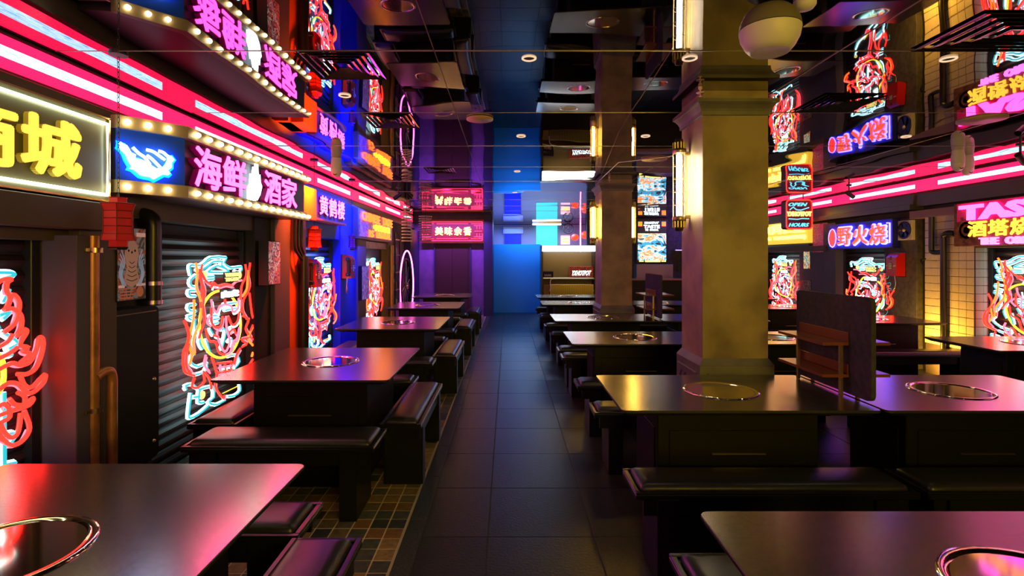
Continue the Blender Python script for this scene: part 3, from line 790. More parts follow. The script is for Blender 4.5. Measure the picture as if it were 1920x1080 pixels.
# violet-lit board with brown characters
t = sign('wildfire_sign', 'blue board with three orange-brown characters outlined in violet light', (5.47, 8.2, 1.66))
q = M(); q.box(5.41, 5.60, 7.50, 9.0, 1.65, 2.06, .006); part(t, 'board', q, mat('royal_blue_board', (0.02, 0.025, 0.45), 0.4))
for i, c in enumerate('野火烧'):
    ch = part(t, 'character', text(c, (5.39, 8.70 - .385 * i, 1.71), *RX, .34, .28, .025, .015), mat('burnt_orange_face', (0.85, 0.25, 0.06), 0.4, 0, (0.9, 0.22, 0.05), .5))
    part(t, 'outline_neon', text(c, (5.406, 8.715 - .385 * i, 1.69), *RX, .37, .32, .02, .055), g_violet, ch)
q = M(); q.tube([(5.40, 7.62, 1.72), (5.40, 7.54, 1.72), (5.40, 7.54, 2.0), (5.40, 7.6, 2.0)], .010, 6); part(t, 'bracket_neon', q, g_violet)
q = M(); q.prism([(0, .14), (.04, .25), (.1, .29), (.16, .2), (.15, .1), (.09, 0), (.03, .04)], 0, .02); fe = part(t, 'red_emblem', mp(q, (5.405, 8.95, 1.69), RX), g_red)
q = M(); q.tube([Vector((5.395, 8.95 - .085 + .10 * cos(a * .5236) , 1.83 + .15 * sin(a * .5236))) for a in range(12)], .008, 5, True); part(t, 'emblem_ring_neon', q, g_violet, fe)
# pharmacy sign
t = sign('pharmacy_sign', 'pale yellow lit signboard with Chinese characters over one line of Latin capitals', (5.5, 10.6, 1.79))
q = M(); q.box(5.445, 5.53, 9.67, 11.9, 1.78, 2.2, .006); part(t, 'board', q, mat('amber_board', (0.3, 0.13, 0.03), 0.4, 0, (1.0, 0.55, 0.04), 1.0))
charline(t, '北京同仁堂', (5.437, 11.78, 1.98), RX, 2.05, .19, .025, .03, g_pale)
wordline(t, '(BEIJING TONGRENTANG)', (5.437, 11.78, 1.84), RX, 2.07, .095, .025, .02, g_pale)
q = M(); q.box(5.45, 5.54, 9.68, 11.9, 1.72, 1.765, .004); part(t, 'awning_rail', q, mat('dark_green_rail', (0.01, 0.05, 0.03), 0.3))
# opening-hours light box hung from the ceiling
t = sign('open_hours_sign', 'hanging light box reading open hours with red neon rim, beside the column', (5.19, 9.58, 2.01))
oo = rounded_outline(.47, .53, .05, 4)
q = M(); q.prism(oo, 0, .16, lambda u, v, k: (5.185 + u, 9.5 + k, 2.278 + v)); part(t, 'cabinet', q, mat('dark_red_box', (0.16, 0.02, 0.03), 0.4))
q = M(); q.tube([(5.185 + u * .97, 9.485, 2.278 + v * .97) for u, v in rounded_outline(.47, .53, .06, 4)], .011, 6, True); part(t, 'rim_neon', q, g_red)
g_tealneon = glow('teal_neon', (0.10, 0.60, 0.85), 1.8)
part(t, 'word', text('OPEN', (5.0, 9.5, 2.425), *BX, .33, .06, .02, .01, .35), g_tealneon)
part(t, 'word', text('YXHOTPOT', (4.965, 9.5, 2.245), *BX, .44, .085, .02, .04), g_pale)
part(t, 'word', text('HOURS', (5.0, 9.5, 2.06), *BX, .36, .065, .02, .01, .35), g_tealneon)
q = M(); q.tube([(5.02, 9.49, 2.36), (5.08, 9.49, 2.41), (5.14, 9.49, 2.36), (5.22, 9.49, 2.355), (5.36, 9.49, 2.40)], .009, 5); q.tube([(5.0, 9.49, 2.20), (5.16, 9.49, 2.19), (5.24, 9.49, 2.205), (5.36, 9.49, 2.20)], .009, 5); part(t, 'mountain_neon', q, g_tealneon)
q = M()
for x in (5.05, 5.3): q.tube([(x, 9.57, 2.54), (x, 9.57, 2.6)], .008, 6)
part(t, 'hanger', q, m_black)

# ------------------------------------------------------------------ neon creatures on the shutters
def T2(lst): return [[onX(320 + x / 3.2706, 470 + y / 3.2727, -2.37) for x, y in s] for s in lst]
CY = [[(100, 150), (90, 105), (100, 88), (150, 92), (185, 72), (222, 42), (318, 42), (302, 72), (345, 106), (412, 98), (405, 132), (372, 126)],
      [(135, 118), (160, 118), (205, 92), (236, 68), (292, 66), (285, 88), (330, 124)], [(200, 132), (262, 92), (335, 132), (200, 132)],
      [(195, 160), (242, 158)], [(195, 178), (242, 174)], [(130, 150), (95, 182), (100, 215), (130, 225)], [(130, 245), (86, 247), (92, 276), (130, 278)],
      [(130, 330), (85, 335), (90, 366), (130, 372)], [(125, 394), (82, 402), (90, 422), (125, 426)], [(122, 430), (124, 520), (102, 590)],
      [(215, 402), (275, 394)], [(215, 427), (275, 416)], [(225, 452), (270, 442)], [(304, 328), (385, 318)], [(310, 366), (390, 350)],
      [(288, 488), (300, 478), (312, 500), (300, 560), (284, 610)], [(160, 480), (150, 560), (172, 602)], [(190, 545), (215, 622)], [(345, 470), (362, 502)], [(215, 480), (238, 520)],
      [(110, 640), (95, 682), (140, 712), (200, 690), (182, 742), (120, 762)], [(330, 650), (380, 640), (400, 680), (370, 720)], [(330, 560), (350, 540), (356, 590)],
      [(70, 852), (64, 830), (110, 820), (150, 852), (230, 832), (240, 900), (205, 930), (255, 945), (310, 918)], [(100, 872), (84, 1000), (92, 1028), (150, 1000), (208, 950)],
      [(402, 822), (404, 860), (372, 888), (325, 896)], [(150, 852), (145, 930), (180, 930)], [(110, 900), (150, 895)]]
FL = [[(122, 75), (130, 150), (124, 230), (150, 300), (150, 420), (120, 500), (105, 560), (112, 640)], [(160, 85), (150, 170), (176, 250), (165, 330), (176, 420), (160, 470), (140, 540)],
      [(142, 110), (160, 220), (150, 330), (168, 400)], [(50, 430), (76, 500), (72, 560), (46, 622), (44, 700), (60, 750), (112, 766)], [(110, 300), (106, 420), (78, 560), (96, 640), (82, 700)], [(92, 520), (62, 640), (64, 715), (90, 752)],
      [(460, 75), (450, 160), (456, 230), (420, 300), (414, 370), (440, 420)], [(430, 85), (436, 150), (406, 220), (400, 300), (404, 380)], [(445, 120), (440, 230), (412, 280)],
      [(490, 350), (486, 430), (458, 520), (500, 570), (490, 640), (454, 702)], [(414, 400), (450, 422), (432, 480), (456, 530), (404, 545), (440, 570), (410, 590)], [(456, 260), (470, 380), (486, 440)], [(476, 470), (446, 540), (482, 590), (470, 650)]]
FC = [[(215, 300), (224, 350), (250, 382), (266, 344), (300, 330), (340, 342), (350, 376), (382, 352), (386, 290)], [(300, 296), (300, 330)], [(215, 350), (214, 430), (240, 470), (275, 462), (286, 402)],
      [(286, 402), (280, 470), (250, 500), (264, 560), (300, 622), (330, 560), (312, 480), (306, 402)], [(320, 402), (346, 456), (380, 432), (390, 372)], [(180, 480), (200, 552), (240, 560), (262, 622), (296, 640)],
      [(390, 470), (375, 540), (350, 560), (335, 620), (306, 640)], [(150, 130), (186, 190), (250, 216), (300, 205), (350, 216)], [(250, 216), (226, 196), (214, 226)], [(340, 216), (372, 190), (404, 182)],
      [(218, 655), (250, 760), (238, 832), (284, 902), (300, 888)], [(250, 692), (342, 682)], [(262, 720), (336, 706)], [(256, 750), (322, 740)], [(342, 682), (330, 765)], [(270, 700), (275, 760)], [(300, 695), (305, 750)],
      [(110, 780), (94, 832), (130, 842), (172, 800), (165, 742), (205, 790), (215, 850)], [(180, 640), (170, 700), (200, 740)], [(395, 600), (372, 640), (356, 700)], [(230, 520), (260, 530)], [(206, 400), (190, 440), (212, 462)], [(330, 500), (352, 480), (368, 510)]]
RG = [[(280 + 128 * cos(a * pi / 12), 452 + 205 * sin(a * pi / 12)) for a in range(24)]]
DC = [(178, 150), (396, 150), (166, 886)]
def norm(P): return ((P.y - 3.81) / 1.10, (P.z - .33) / 1.20)
NCY, NFL, NFC, NRG = [[[norm(p) for p in s] for s in T2(L)] for L in (CY, FL, FC, RG)]
NDC = [norm(T2([[d]])[0][0]) for d in DC]
def bx2(x0, x1, y0, y1):
    a = norm(T2([[(x0, y1)]])[0][0]); b = norm(T2([[(x1, y0)]])[0][0]); return a[0], a[1], b[0] - a[0], b[1] - a[1]
def neon_art(label, X, Yleft, z0, fr, W_=1.10, H_=1.20, seed=0, chars='白虎', words=('WHITE', 'TIGER'), mode='tall', flip=False):
    s = 1 if fr is LX else -1
    o = Vector((X, Yleft, z0)); ux, uy, un = map(Vector, fr)
    rnd = random.Random(seed)
    ph = [rnd.uniform(0, 6) for _ in range(4)]; amp = .025 if seed else 0
    def W(p, c=0.0, body=True):
        u, v = p
        if flip and body: u = 1 - u
        u2 = u + amp * sin(9 * v + ph[0]) + amp * .5 * sin(17 * v + ph[1]) if body else u
        v2 = v + amp * sin(8 * u + ph[2]) if body else v
        return o + ux * (u2 * W_) + uy * (v2 * H_) + un * c
    t = thing('neon_creature', label, 'neon sign', (o + ux * (W_ / 2)))
    for i, sk in enumerate(NCY):
        b = i > 4
        pts = [W(p, .012, b) for p in sk]
        q = M(); q.tube(pts if len(pts) < 3 else smooth(pts, 2), .0145, 6); tb = part(t, 'ice_neon_tube', q, g_white)
        pts = [p + un * .011 for p in pts]
        q = M(); q.tube(pts if len(pts) < 3 else smooth(pts, 2), .0088, 5); part(t, 'teal_core', q, g_cyan, tb)
    for i, sk in enumerate(NFL):
        sk = list(sk)
        if mode == 'short': sk = [(u, .22 + v * .62) for u, v in sk]
        if mode == 'hand':
            if i in (0, 1, 2, 7): continue
            sk = [(u * .95 + .02, v * .86 + .05) for u, v in sk]
        mt = g_red if (i + seed) % 4 else g_orange
        q = M(); q.tube(smooth([W(p, .03) for p in sk], 3), .0098, 6); tb = part(t, 'flame_neon_tube', q, mt)
        q = M(); q.tube(smooth([W((p[0] + .022, p[1] + .008), .024) for p in sk[1:]], 3), .006, 5); part(t, 'rose_core', q, g_rpink, tb)
    for i, sk in enumerate(NFC):
        q = M(); q.tube(smooth([W(p, .034) for p in sk], 3), .0095, 6); part(t, 'face_neon_tube', q, g_red if i % 3 else g_rpink)
        if i % 2 == 0 or i % 3 == 1:
            q = M(); q.tube(smooth([W((p[0] + (.05 if seed else .028), p[1] - (.03 if seed else .018)), .026) for p in sk], 3), .007, 5); part(t, 'face_neon_tube', q, g_rpink if i % 4 else g_white)
    q = M(); q.tube(smooth([W(p, .02) for p in NRG[0]], 2, True), .0105, 6, True); part(t, 'yellow_ring_tube', q, g_yel)
    for d in NDC:
        q = M(); q.lathe([(.0001, .012), (.03, .012), (.034, 0)], 14); c = W(d, .02, False); part(t, 'gold_disc', mp(q, c, fr), glow('disc_gold', (0.95, 0.75, 0.22), 1.3))
    a = bx2(268, 372, 236, 292); c = W((a[0], a[1]), .045, False)
    part(t, 'character_pair', text(chars, c, ux, uy, un, a[2] * W_, a[3] * H_, .012, .05), g_ice)
    q = M(); q.box(-.012, a[2] * W_ + .012, -.01, a[3] * H_ + .01, -.008, -.002); part(t, 'name_plate', mp(q, c, fr), m_blackm)
    a = bx2(286, 372, 132, 192); c = W((a[0], a[1]), .05, False); hh = a[3] * H_
    pl = M(); pl.box(-.008, a[2] * W_ + .008, -.006, hh + .006, -.008, -.002)
    pt = part(t, 'gold_plate', mp(pl, c, fr), m_blackm)
    for k, wd in enumerate(words):
        part(t, 'word', text(wd, c + uy * (hh * (.54 - .52 * k)), ux, uy, un, a[2] * W_, hh * .44, .01, .03), glow('disc_gold', (0.95, 0.75, 0.22), 1.3), pt)
    a = bx2(270, 365, 830, 876); part(t, 'word', text('HOTPOT', W((a[0], a[1]), .05, False), ux, uy, un, a[2] * W_, a[3] * H_ * .8, .012, .04), g_yel)
    return t
neon_art('neon white tiger face with tall red flames on the shutter under the seafood sign', -2.36, 3.81, .33, LX, seed=0)
neon_art('neon creature with pink hand-shaped flames on the blue shop shutter', -2.36, 6.16, .40, LX, seed=3, chars='朱雀', words=('RED', 'BIRD'), mode='hand', H_=1.12)
neon_art('neon creature mostly red, in the far shop doorway under the printed board', -2.34, 8.72, .36, LX, seed=5, chars='玄武', words=('BLACK', 'TURTLE'), H_=1.15)
neon_art('neon creature with a red flame mane beside the white tiled pilaster', 5.55, 6.17, .36, RX, seed=8, chars='白虎', words=('WHITE', 'TIGER'), H_=1.18)
neon_art('neon creature with short pink flames next to the red payphone on the grey wall', 5.55, 8.72, .30, RX, seed=11, chars='朱雀', words=('RED', 'BIRD'), mode='short', flip=True, H_=1.22)
neon_art('neon creature wrapped in orange flames under the pale yellow signboard', 5.55, 11.25, .36, RX, seed=14, chars='玄武', words=('BLACK', 'TURTLE'))
# the one cut by the frame edge: traced flame mane
t = thing('neon_creature', 'neon dragon with a big curling red mane on the shutter under the yellow characters', 'neon sign', (-2.36, 2.2, .4))
W1 = lambda x, y, c=.03: onX(x / 2.84, 500 + y / 2.842, -2.38 + c)
RM = [[(-40, 110), (10, 70), (60, 66), (38, 86), (36, 130), (52, 175), (30, 230)], [(44, 200), (66, 148), (98, 180), (100, 225), (78, 300), (20, 350)], [(20, 230), (70, 225), (110, 260), (112, 320), (90, 370), (128, 335), (140, 350), (105, 415), (150, 430), (120, 450), (160, 465), (110, 510)],
      [(-30, 560), (60, 515), (110, 525), (160, 505), (195, 440), (208, 380), (226, 385), (226, 440), (196, 530), (150, 570), (92, 572)], [(108, 585), (130, 632), (172, 640), (236, 575), (232, 615), (178, 668), (140, 668), (95, 625), (40, 622), (-10, 660)],
      [(48, 705), (80, 735), (130, 735), (176, 700), (150, 740), (60, 768), (-20, 800)], [(95, 670), (130, 690), (132, 740)], [(128, 768), (156, 860), (120, 925), (60, 952), (0, 905), (-30, 850)], [(110, 780), (95, 880), (60, 912), (20, 880), (0, 830)], [(-30, 440), (40, 400), (66, 360)], [(-30, 500), (50, 460), (90, 430)], [(-60, 790), (20, 730), (50, 800), (-40, 850)]]
for i, sk in enumerate(RM):
    q = M(); q.tube(smooth([W1(*p) for p in sk], 4), .0108, 7); tb = part(t, 'flame_neon_tube', q, g_red)
    q = M(); q.tube(smooth([W1(p[0] - 15, p[1] + 9, .02) for p in sk[1:-1] or sk], 4), .007, 5); part(t, 'rose_core', q, g_rpink, tb)
for sk in ([(-60, 32), (50, 34), (58, 48), (0, 62)], [(0, 190), (36, 120)], [(-20, 260), (46, 235), (0, 280)], [(0, 350), (80, 405), (30, 440)], [(-30, 480), (50, 470)], [(8, 670), (10, 1060)], [(0, 900), (70, 890), (30, 960)], [(0, 1060), (70, 1045)], [(-60, 250), (-20, 330)], [(-70, 560), (-40, 640), (-80, 720)]):
    pts = [W1(p[0], p[1], .01) for p in sk]
    q = M(); q.tube(pts if len(pts) < 3 else smooth(pts, 3), .017, 6); tb = part(t, 'ice_neon_tube', q, g_white)
    q = M(); pts = [p + Vector((.012, 0, 0)) for p in pts]; q.tube(pts if len(pts) < 3 else smooth(pts, 3), .010, 5); part(t, 'teal_core', q, g_cyan, tb)
q = M(); q.tube(smooth([W1(*p, .02) for p in ((-60, 420), (0, 480), (18, 540), (10, 640), (-60, 740))], 4), .011, 6); part(t, 'yellow_ring_tube', q, g_yel)

# ------------------------------------------------------------------ pink wheel, racks, hanging coils
t = thing('wheel_ornament', 'large spoked wheel ringed with pink neon on the far shop wall', 'wheel', (-2.3, 11.87, .1))
cw = Vector((-2.24, 11.87, .885))
circ = lambda r, n=32, x=0: [cw + Vector((x, r * cos(2 * pi * k / n), r * sin(2 * pi * k / n))) for k in range(n)]
q = M(); q.tube(circ(.78, 40), .016, 8, True); part(t, 'ring_neon', q, g_ring)
q = M(); q.tube(circ(.58, 32, -.03), .035, 8, True); part(t, 'tyre', q, m_blackm)
q = M(); q.lathe([(.05, -.04), (.07, 0), (.05, .04)], 14, tuple(cw), 'x'); part(t, 'hub', q, m_steel)
for k in range(10): q = M(); a = k * pi / 5; q.tube([cw + Vector((-.03, .06 * cos(a), .06 * sin(a))), cw + Vector((-.03, .56 * cos(a + .25), .56 * sin(a + .25)))], .007, 5); part(t, 'spoke', q, m_steel)
q = M(); q.box(-2.45, -2.28, 11.0, 12.7, .0, .1); part(t, 'stand', q, m_black)
t = thing('shelf_rack', 'narrow open shelf rack stacked with small goods between brass door post and wheel', 'shelf', (-2.36, 10.75, 0))
for y in (10.56, 10.98):
    for x in (-2.45, -2.24): q = M(); q.box(x, x + .02, y - .01, y + .01, 0, 2.0, .002); part(t, 'post', q, m_black)
for z in (.5, .85, 1.2, 1.55, 1.86): q = M(); q.box(-2.45, -2.22, 10.56, 10.98, z, z + .02, .002); part(t, 'board', q, m_brass)
bt = M(); bt.lathe([(.035, 0), (.038, .01), (.038, .13), (.014, .17), (.014, .21), (.0001, .21)], 12)
btm = [bt.mesh('bottle', m) for m in (mat('amber_glass', (0.35, 0.15, 0.03), 0.15), mat('jade_jar', (0.05, 0.2, 0.14), 0.2), m_white)]
nmz = {.52: 'lowest', .87: 'second', 1.22: 'third', 1.57: 'fourth'}
for i, z in enumerate(nmz):
    for k in range(3):
        o = link('bottle', btm[(i + k) % 3], None, (-2.30, 10.64 + k * .125, z)); tag(o, '%s on the %s board of the shelf rack by the wheel' % (('small amber bottle', 'small jade green bottle', 'small white bottle')[(i + k) % 3], nmz[z]), 'bottle', 'bottles on the rack')
def coil(x, y, z0, z1, r, n, label):
    t = thing('hanging_coil', label, 'hanging decoration', (x, y, z0))
    rg = M(); rg.tube([(r * cos(2 * pi * k / 18), r * sin(2 * pi * k / 18), 0) for k in range(18)], .010, 5, True)
    me = rg.mesh('ring', m_white)
    for k in range(n): link('ring', me, t, (0, 0, (z1 - z0) * k / (n - 1)))
    q = M(); q.tube([(x, y, z0), (x, y, HC)], .006, 5)
    for k in range(3): a = k * 2.1; q.tube([(x + r * cos(a), y + r * sin(a), z0), (x + r * cos(a), y + r * sin(a), z1)], .004, 4)
    part(t, 'cord', q, m_black)
coil(-1.76, 9.3, 1.80, 2.36, .085, 11, 'hanging stack of white rings before the far printed board')
coil(-1.98, 12.8, 1.92, 2.5, .15, 11, 'hanging stack of white rings at the end of the red neon sign')

# ------------------------------------------------------------------ lanterns on chains
def lantern(x, y, zb, h, r, label, mt):
    t = thing('red_lantern', label, 'lantern', (x, y, zb), 'lattice lanterns on chains')
    c = (x, y, zb); k = h
    q = M(); q.lathe([(r * .55, .0), (r * .60, .03 * k), (r * .60, .055 * k)], 6, c, sm=False); part(t, 'foot', q, m_black)
    q = M(); q.lathe([(r * .55, .055 * k), (r * .55, .17 * k), (r * .98, .18 * k), (r * .84, .34 * k), (r * .84, .74 * k), (r * .97, .86 * k), (r, .88 * k), (r * .5, .89 * k), (r * .5, .985 * k), (r * .55, k)], 6, c, sm=False); part(t, 'shade', q, mt)
    q = M()
    for j in range(6):
        a = j * pi / 3
        q.tube([(x + r * .99 * cos(a), y + r * .99 * sin(a), zb + .18 * k), (x + r * .86 * cos(a), y + r * .86 * sin(a), zb + .34 * k), (x + r * .86 * cos(a), y + r * .86 * sin(a), zb + .74 * k), (x + r * cos(a), y + r * sin(a), zb + .88 * k)], .003, 4)
    for z, f in ((.30, .865), (.45, .85), (.60, .85), (.74, .85), (.88, 1.0)): q.tube([(x + r * f * cos(j * pi / 3), y + r * f * sin(j * pi / 3), zb + z * k) for j in range(6)], .0028, 4, True)
    part(t, 'lattice', q, mat('dark_red_lattice', (0.22, 0.01, 0.01), 0.45))
    q = M(); z = zb + k; i = 0
    while z < HC - .02:
        ln = []
        for j in range(8):
            a = j * pi / 4; u, v = .006 * cos(a), .016 * sin(a)
            ln.append((x + (u if i % 2 else 0), y + (0 if i % 2 else u), z + .012 + v))
        q.tube(ln, .0018, 4, True); z += .027; i += 1
    part(t, 'chain', q, m_black)
    q = M(); q.lathe([(.045, HC - .012), (.045, HC - .001)], 16, (x, y, 0)); part(t, 'ceiling_plate', q, m_black)
lantern(-2.09, 2.863, 1.545, .28, .084, 'red lattice lantern hanging beside the seafood sign', m_redl)
lantern(-2.17, 5.98, 1.57, .29, .085, 'red lattice lantern hanging by the three-character board', m_redl)
lantern(-2.19, 7.5, 1.61, .23, .05, 'small blue-lit lantern hanging in front of the blue wall', mat('blue_lit_lantern', (0.30, 0.05, 0.25), 0.5))

# ------------------------------------------------------------------ pipes, meter box, posters, payphones on the walls
t = thing('copper_pipe', 'rusty copper pipe with a lower branch elbow beside the dark meter box', 'pipe', (-2.2, 2.86, 0))
q = M(); q.tube([(-2.225, 2.86, 0), (-2.225, 2.86, 1.62)], .030, 14); part(t, 'main_pipe', q, m_copper)
q = M(); q.tube(smooth([(-2.21, 2.86, .86), (-2.205, 2.90, .88), (-2.2, 2.945, .875), (-2.2, 2.965, .83), (-2.2, 2.965, .7), (-2.2, 2.965, 0)], 4), .026, 12); part(t, 'branch_pipe', q, m_copper)
for z in (.68, 1.535): q = M(); q.box(-2.24, -2.205, 2.79, 2.89, z, z + .018, .002); q.lathe([(.034, z - .006), (.034, z + .02)], 14, (-2.21, 2.86, 0)); part(t, 'clamp', q, m_brass)
t = thing('meter_box', 'tall matt black metal box with rounded top against the wall beside copper pipe', 'cabinet', (-2.37, 3.29, .1))
o = rounded_outline(.42, .98, .04, 4); q = M(); q.prism(o, -2.46, -2.29, lambda u, v, k: (k, 3.29 + u, .70 + v)); part(t, 'body', q, m_blackm)
q = M(); q.tube([(-2.288, 3.10 + .01, 1.16), (-2.288, 3.47, 1.16)], .004, 5); part(t, 'edge_line', q, m_seam)
for z in (.32, .72): q = M(); q.lathe([(.012, 0), (.008, .01), (.0001, .012)], 10, (-2.29, 3.45, z), 'x'); part(t, 'bolt', q, m_steel)
q = M(); q.tube(smooth([(-2.26, 3.40, 1.2), (-2.26, 3.40, 1.35), (-2.26, 3.40, 1.5), (-2.26, 3.40, 1.70), (-2.285, 3.41, 1.76), (-2.36, 3.42, 1.78), (-2.46, 3.42, 1.78)], 4), .046, 14)
t = thing('drain_pipe', 'thick black wall pipe bending into the wall above the tiger poster', 'pipe', (-2.28, 3.4, .2)); part(t, 'pipe', q, m_black)
for z in (1.22, 1.34): q = M(); q.lathe([(.051, z - .012), (.051, z + .012)], 14, (-2.26, 3.40, 0)); part(t, 'collar', q, m_steel)
t = thing('pipe_bundle', 'bundle of thin black pipes running down the orange-lit pillar into a thick one', 'pipe', (-2.22, 5.8, 0))
for k in range(3): q = M(); q.tube(smooth([(-2.24, 5.62 + k * .09, 1.92), (-2.24, 5.62 + k * .09, 1.62), (-2.23, 5.66 + k * .09, 1.55), (-2.22, 5.75 + k * .04, 1.48)], 3), .016, 8); part(t, 'pipe', q, m_black)
q = M(); q.tube([(-2.22, 5.80, 1.52), (-2.22, 5.80, 0)], .055, 12); part(t, 'sleeve', q, m_black)
t = thing('tile_pipe', 'black pipes with a U-bend on the white tiled pilaster', 'pipe', (5.44, 6.7, 0))
q = M(); q.tube(smooth([(5.45, 6.86, 2.03), (5.45, 6.86, 1.80), (5.45, 6.86, 1.62), (5.45, 6.84, 1.58), (5.45, 6.76, 1.57), (5.45, 6.69, 1.58)], 4), .032, 10); part(t, 'upper_pipe', q, m_black)
q = M(); q.tube(smooth([(5.45, 6.50, 1.80), (5.448, 6.6, 1.81), (5.448, 6.66, 1.77), (5.448, 6.67, 1.6), (5.448, 6.67, 0)], 4), .034, 10); part(t, 'long_pipe', q, m_black)
q = M(); q.tube(smooth([(5.48, 7.0, 1.49), (5.40, 6.97, 1.47), (5.40, 6.93, 1.40), (5.40, 6.94, 1.34)], 4), .012, 6); solo('wall_hook', 'small black hook on the white tiled pilaster', 'hook', q, m_black)

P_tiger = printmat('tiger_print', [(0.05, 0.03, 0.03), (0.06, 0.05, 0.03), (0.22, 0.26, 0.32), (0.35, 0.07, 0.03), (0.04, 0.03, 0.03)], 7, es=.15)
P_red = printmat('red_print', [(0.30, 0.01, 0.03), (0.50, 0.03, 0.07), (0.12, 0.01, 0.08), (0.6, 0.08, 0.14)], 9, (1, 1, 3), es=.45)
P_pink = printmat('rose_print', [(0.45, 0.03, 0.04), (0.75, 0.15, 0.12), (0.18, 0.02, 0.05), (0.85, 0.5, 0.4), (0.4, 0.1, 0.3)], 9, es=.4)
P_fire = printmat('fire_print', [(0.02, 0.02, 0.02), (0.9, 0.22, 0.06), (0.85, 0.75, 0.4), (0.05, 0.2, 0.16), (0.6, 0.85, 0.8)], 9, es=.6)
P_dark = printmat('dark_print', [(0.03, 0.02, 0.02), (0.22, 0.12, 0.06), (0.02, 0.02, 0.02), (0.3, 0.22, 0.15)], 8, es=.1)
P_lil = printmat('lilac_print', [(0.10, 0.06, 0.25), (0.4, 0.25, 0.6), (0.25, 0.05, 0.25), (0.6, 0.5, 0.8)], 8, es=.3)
def poster(fr, o, wd, ht, mt, label, depth=.006, frame=None):
    t = thing('poster', label, 'poster', o)
    q = M(); q.box(0, wd, 0, ht, -depth, 0, .001); part(t, 'board', mp(q, o, fr), frame or m_blackm)
    q = M(); q.box(.006, wd - .006, .006, ht - .006, 0, .0015); part(t, 'print', mp(q, o, fr), mt)
    return t
t = poster(LX, (-2.262, 3.085, 1.245), .25, .44, P_tiger, 'tiger poster behind the lantern and thick black pipe')
tg = [(.05, .11), (.08, .20), (.06, .27), (.07, .33), (.10, .36), (.14, .36), (.17, .33), (.18, .27), (.16, .20), (.19, .11), (.12, .08)]
q = M(); q.prism(tg, .002, .004); tgp = part(t, 'tiger_figure', mp(q, (-2.262, 3.085, 1.245), LX), mat('peach_print', (0.50, 0.26, 0.18), 0.6, 0, (0.5, 0.26, 0.18), .2))
q = M()
for (u, v) in ((.093, .30), (.12, .29), (.147, .30)): q.lathe([(.008, .004), (.0001, .0055)], 8, (u, v, 0))
for k in range(5): q.tube(smooth([(.075 + .006 * k, .13 + .026 * k, .0045), (.12, .118 + .026 * k, .0045), (.165 - .006 * k, .13 + .026 * k, .0045)], 3), .0022, 4)
part(t, 'dark_stripes', mp(q, (-2.262, 3.085, 1.245), LX), m_blackm, tgp, kind='stuff')
q = M()
for s_ in (-1, 1):
    for k in range(3): q.tube(smooth([(.12 + s_ * (.05 + .012 * k), .09, .004), (.12 + s_ * (.085 + .01 * k), .16, .004), (.12 + s_ * (.06 + .014 * k), .23, .004), (.12 + s_ * (.09 + .008 * k), .31 - .03 * k, .004)], 3), .0035, 4)
part(t, 'blue_flames', mp(q, (-2.262, 3.085, 1.245), LX), mat('pale_blue_print', (0.35, 0.42, 0.6), 0.6, 0, (0.35, 0.42, 0.6), .25))
q = M()
for k in range(4): q.box(.02, .13 + .02 * (k % 2), .015 + k * .018, .023 + k * .018, .002, .004)
q.lathe([(.032, .004), (.0001, .0045)], 14, (.19, .05, 0)); part(t, 'rust_bars', mp(q, (-2.262, 3.085, 1.245), LX), mat('rust_print', (0.55, 0.16, 0.08), 0.6, 0, (0.55, 0.16, 0.08), .2))
q = M(); q.box(.16, .24, .385, .41, .002, .004); q.box(.16, .24, .085, .10, .002, .004); q.box(.01, .06, .08, .095, .002, .004); part(t, 'pale_caption', mp(q, (-2.262, 3.085, 1.245), LX), mat('pink_caption', (0.75, 0.42, 0.36), 0.6, 0, (0.75, 0.42, 0.36), .3))
poster(LX, (-2.20, 4.90, 1.25), .26, .41, P_pink, 'framed red poster box on the dark pier next to the white tiger shutter', .09)
poster(LX, (-2.20, 8.05, .86), .42, .52, P_lil, 'lilac notice board on the mauve pier before the far doorway', .05)
poster(RX, (5.545, 9.74, 1.60), .50, .52, P_red, 'crimson poster on the slate wall beside the blue violet-lit board', .006)
poster(RX, (5.545, 10.0, 1.30), .22, .44, P_fire, 'narrow poster with an orange and mint figure under the crimson poster')
poster(RX, (5.545, 10.05, .86), .30, .24, P_dark, 'dark brown print low on the slate wall under the mint figure poster')
def payphone(fr, o, label):
    t = thing('payphone', label, 'telephone', o)
    q = M(); q.prism([(0, 0), (.0, .32), (.07, .32), (.13, .26), (.13, 0)], .06, .26, lambda u, v, k: (k, v, u)); part(t, 'body', mp(q, o, fr), m_red)
    q = M(); q.box(.04, .27, -.015, .335, -.01, .004, .004); part(t, 'backplate', mp(q, o, fr), m_black)
    q = M(); q.tube([(.02, .27, .10), (.02, .05, .10)], .019, 8); q.box(-.008, .05, .24, .29, .07, .125, .012); q.box(-.008, .05, .03, .08, .07, .125, .012); part(t, 'handset', mp(q, o, fr), m_black)
    kp = M(); kp.box(.115, .185, .09, .19, .13, .134, .002); kk = part(t, 'keypad', mp(kp, o, fr), m_black)
    q = M()
    for a in range(3):
        for b in range(4): q.box(.121 + a * .021, .137 + a * .021, .097 + b * .023, .112 + b * .023, .134, .139, .001)
    part(t, 'keys', mp(q, o, fr), m_white, kk)
    q = M(); q.lathe([(.028, 0), (.024, .006), (.0001, .004)], 14, (.15, .25, .125)); part(t, 'dial_plate', mp(q, o, fr), m_black)
    q = M(); q.box(.20, .245, .135, .15, .13, .136, .001); q.box(.065, .09, .135, .15, .13, .136, .001); part(t, 'label_strip', mp(q, o, fr), m_white)
    q = M(); q.tube(smooth([(.02, .03, .10), (.0, -.06, .09), (.01, -.16, .08), (.06, -.21, .07), (.12, -.19, .06), (.14, -.11, .05), (.12, 0, .05)], 5), .006, 6); part(t, 'cord', mp(q, o, fr), m_steel)
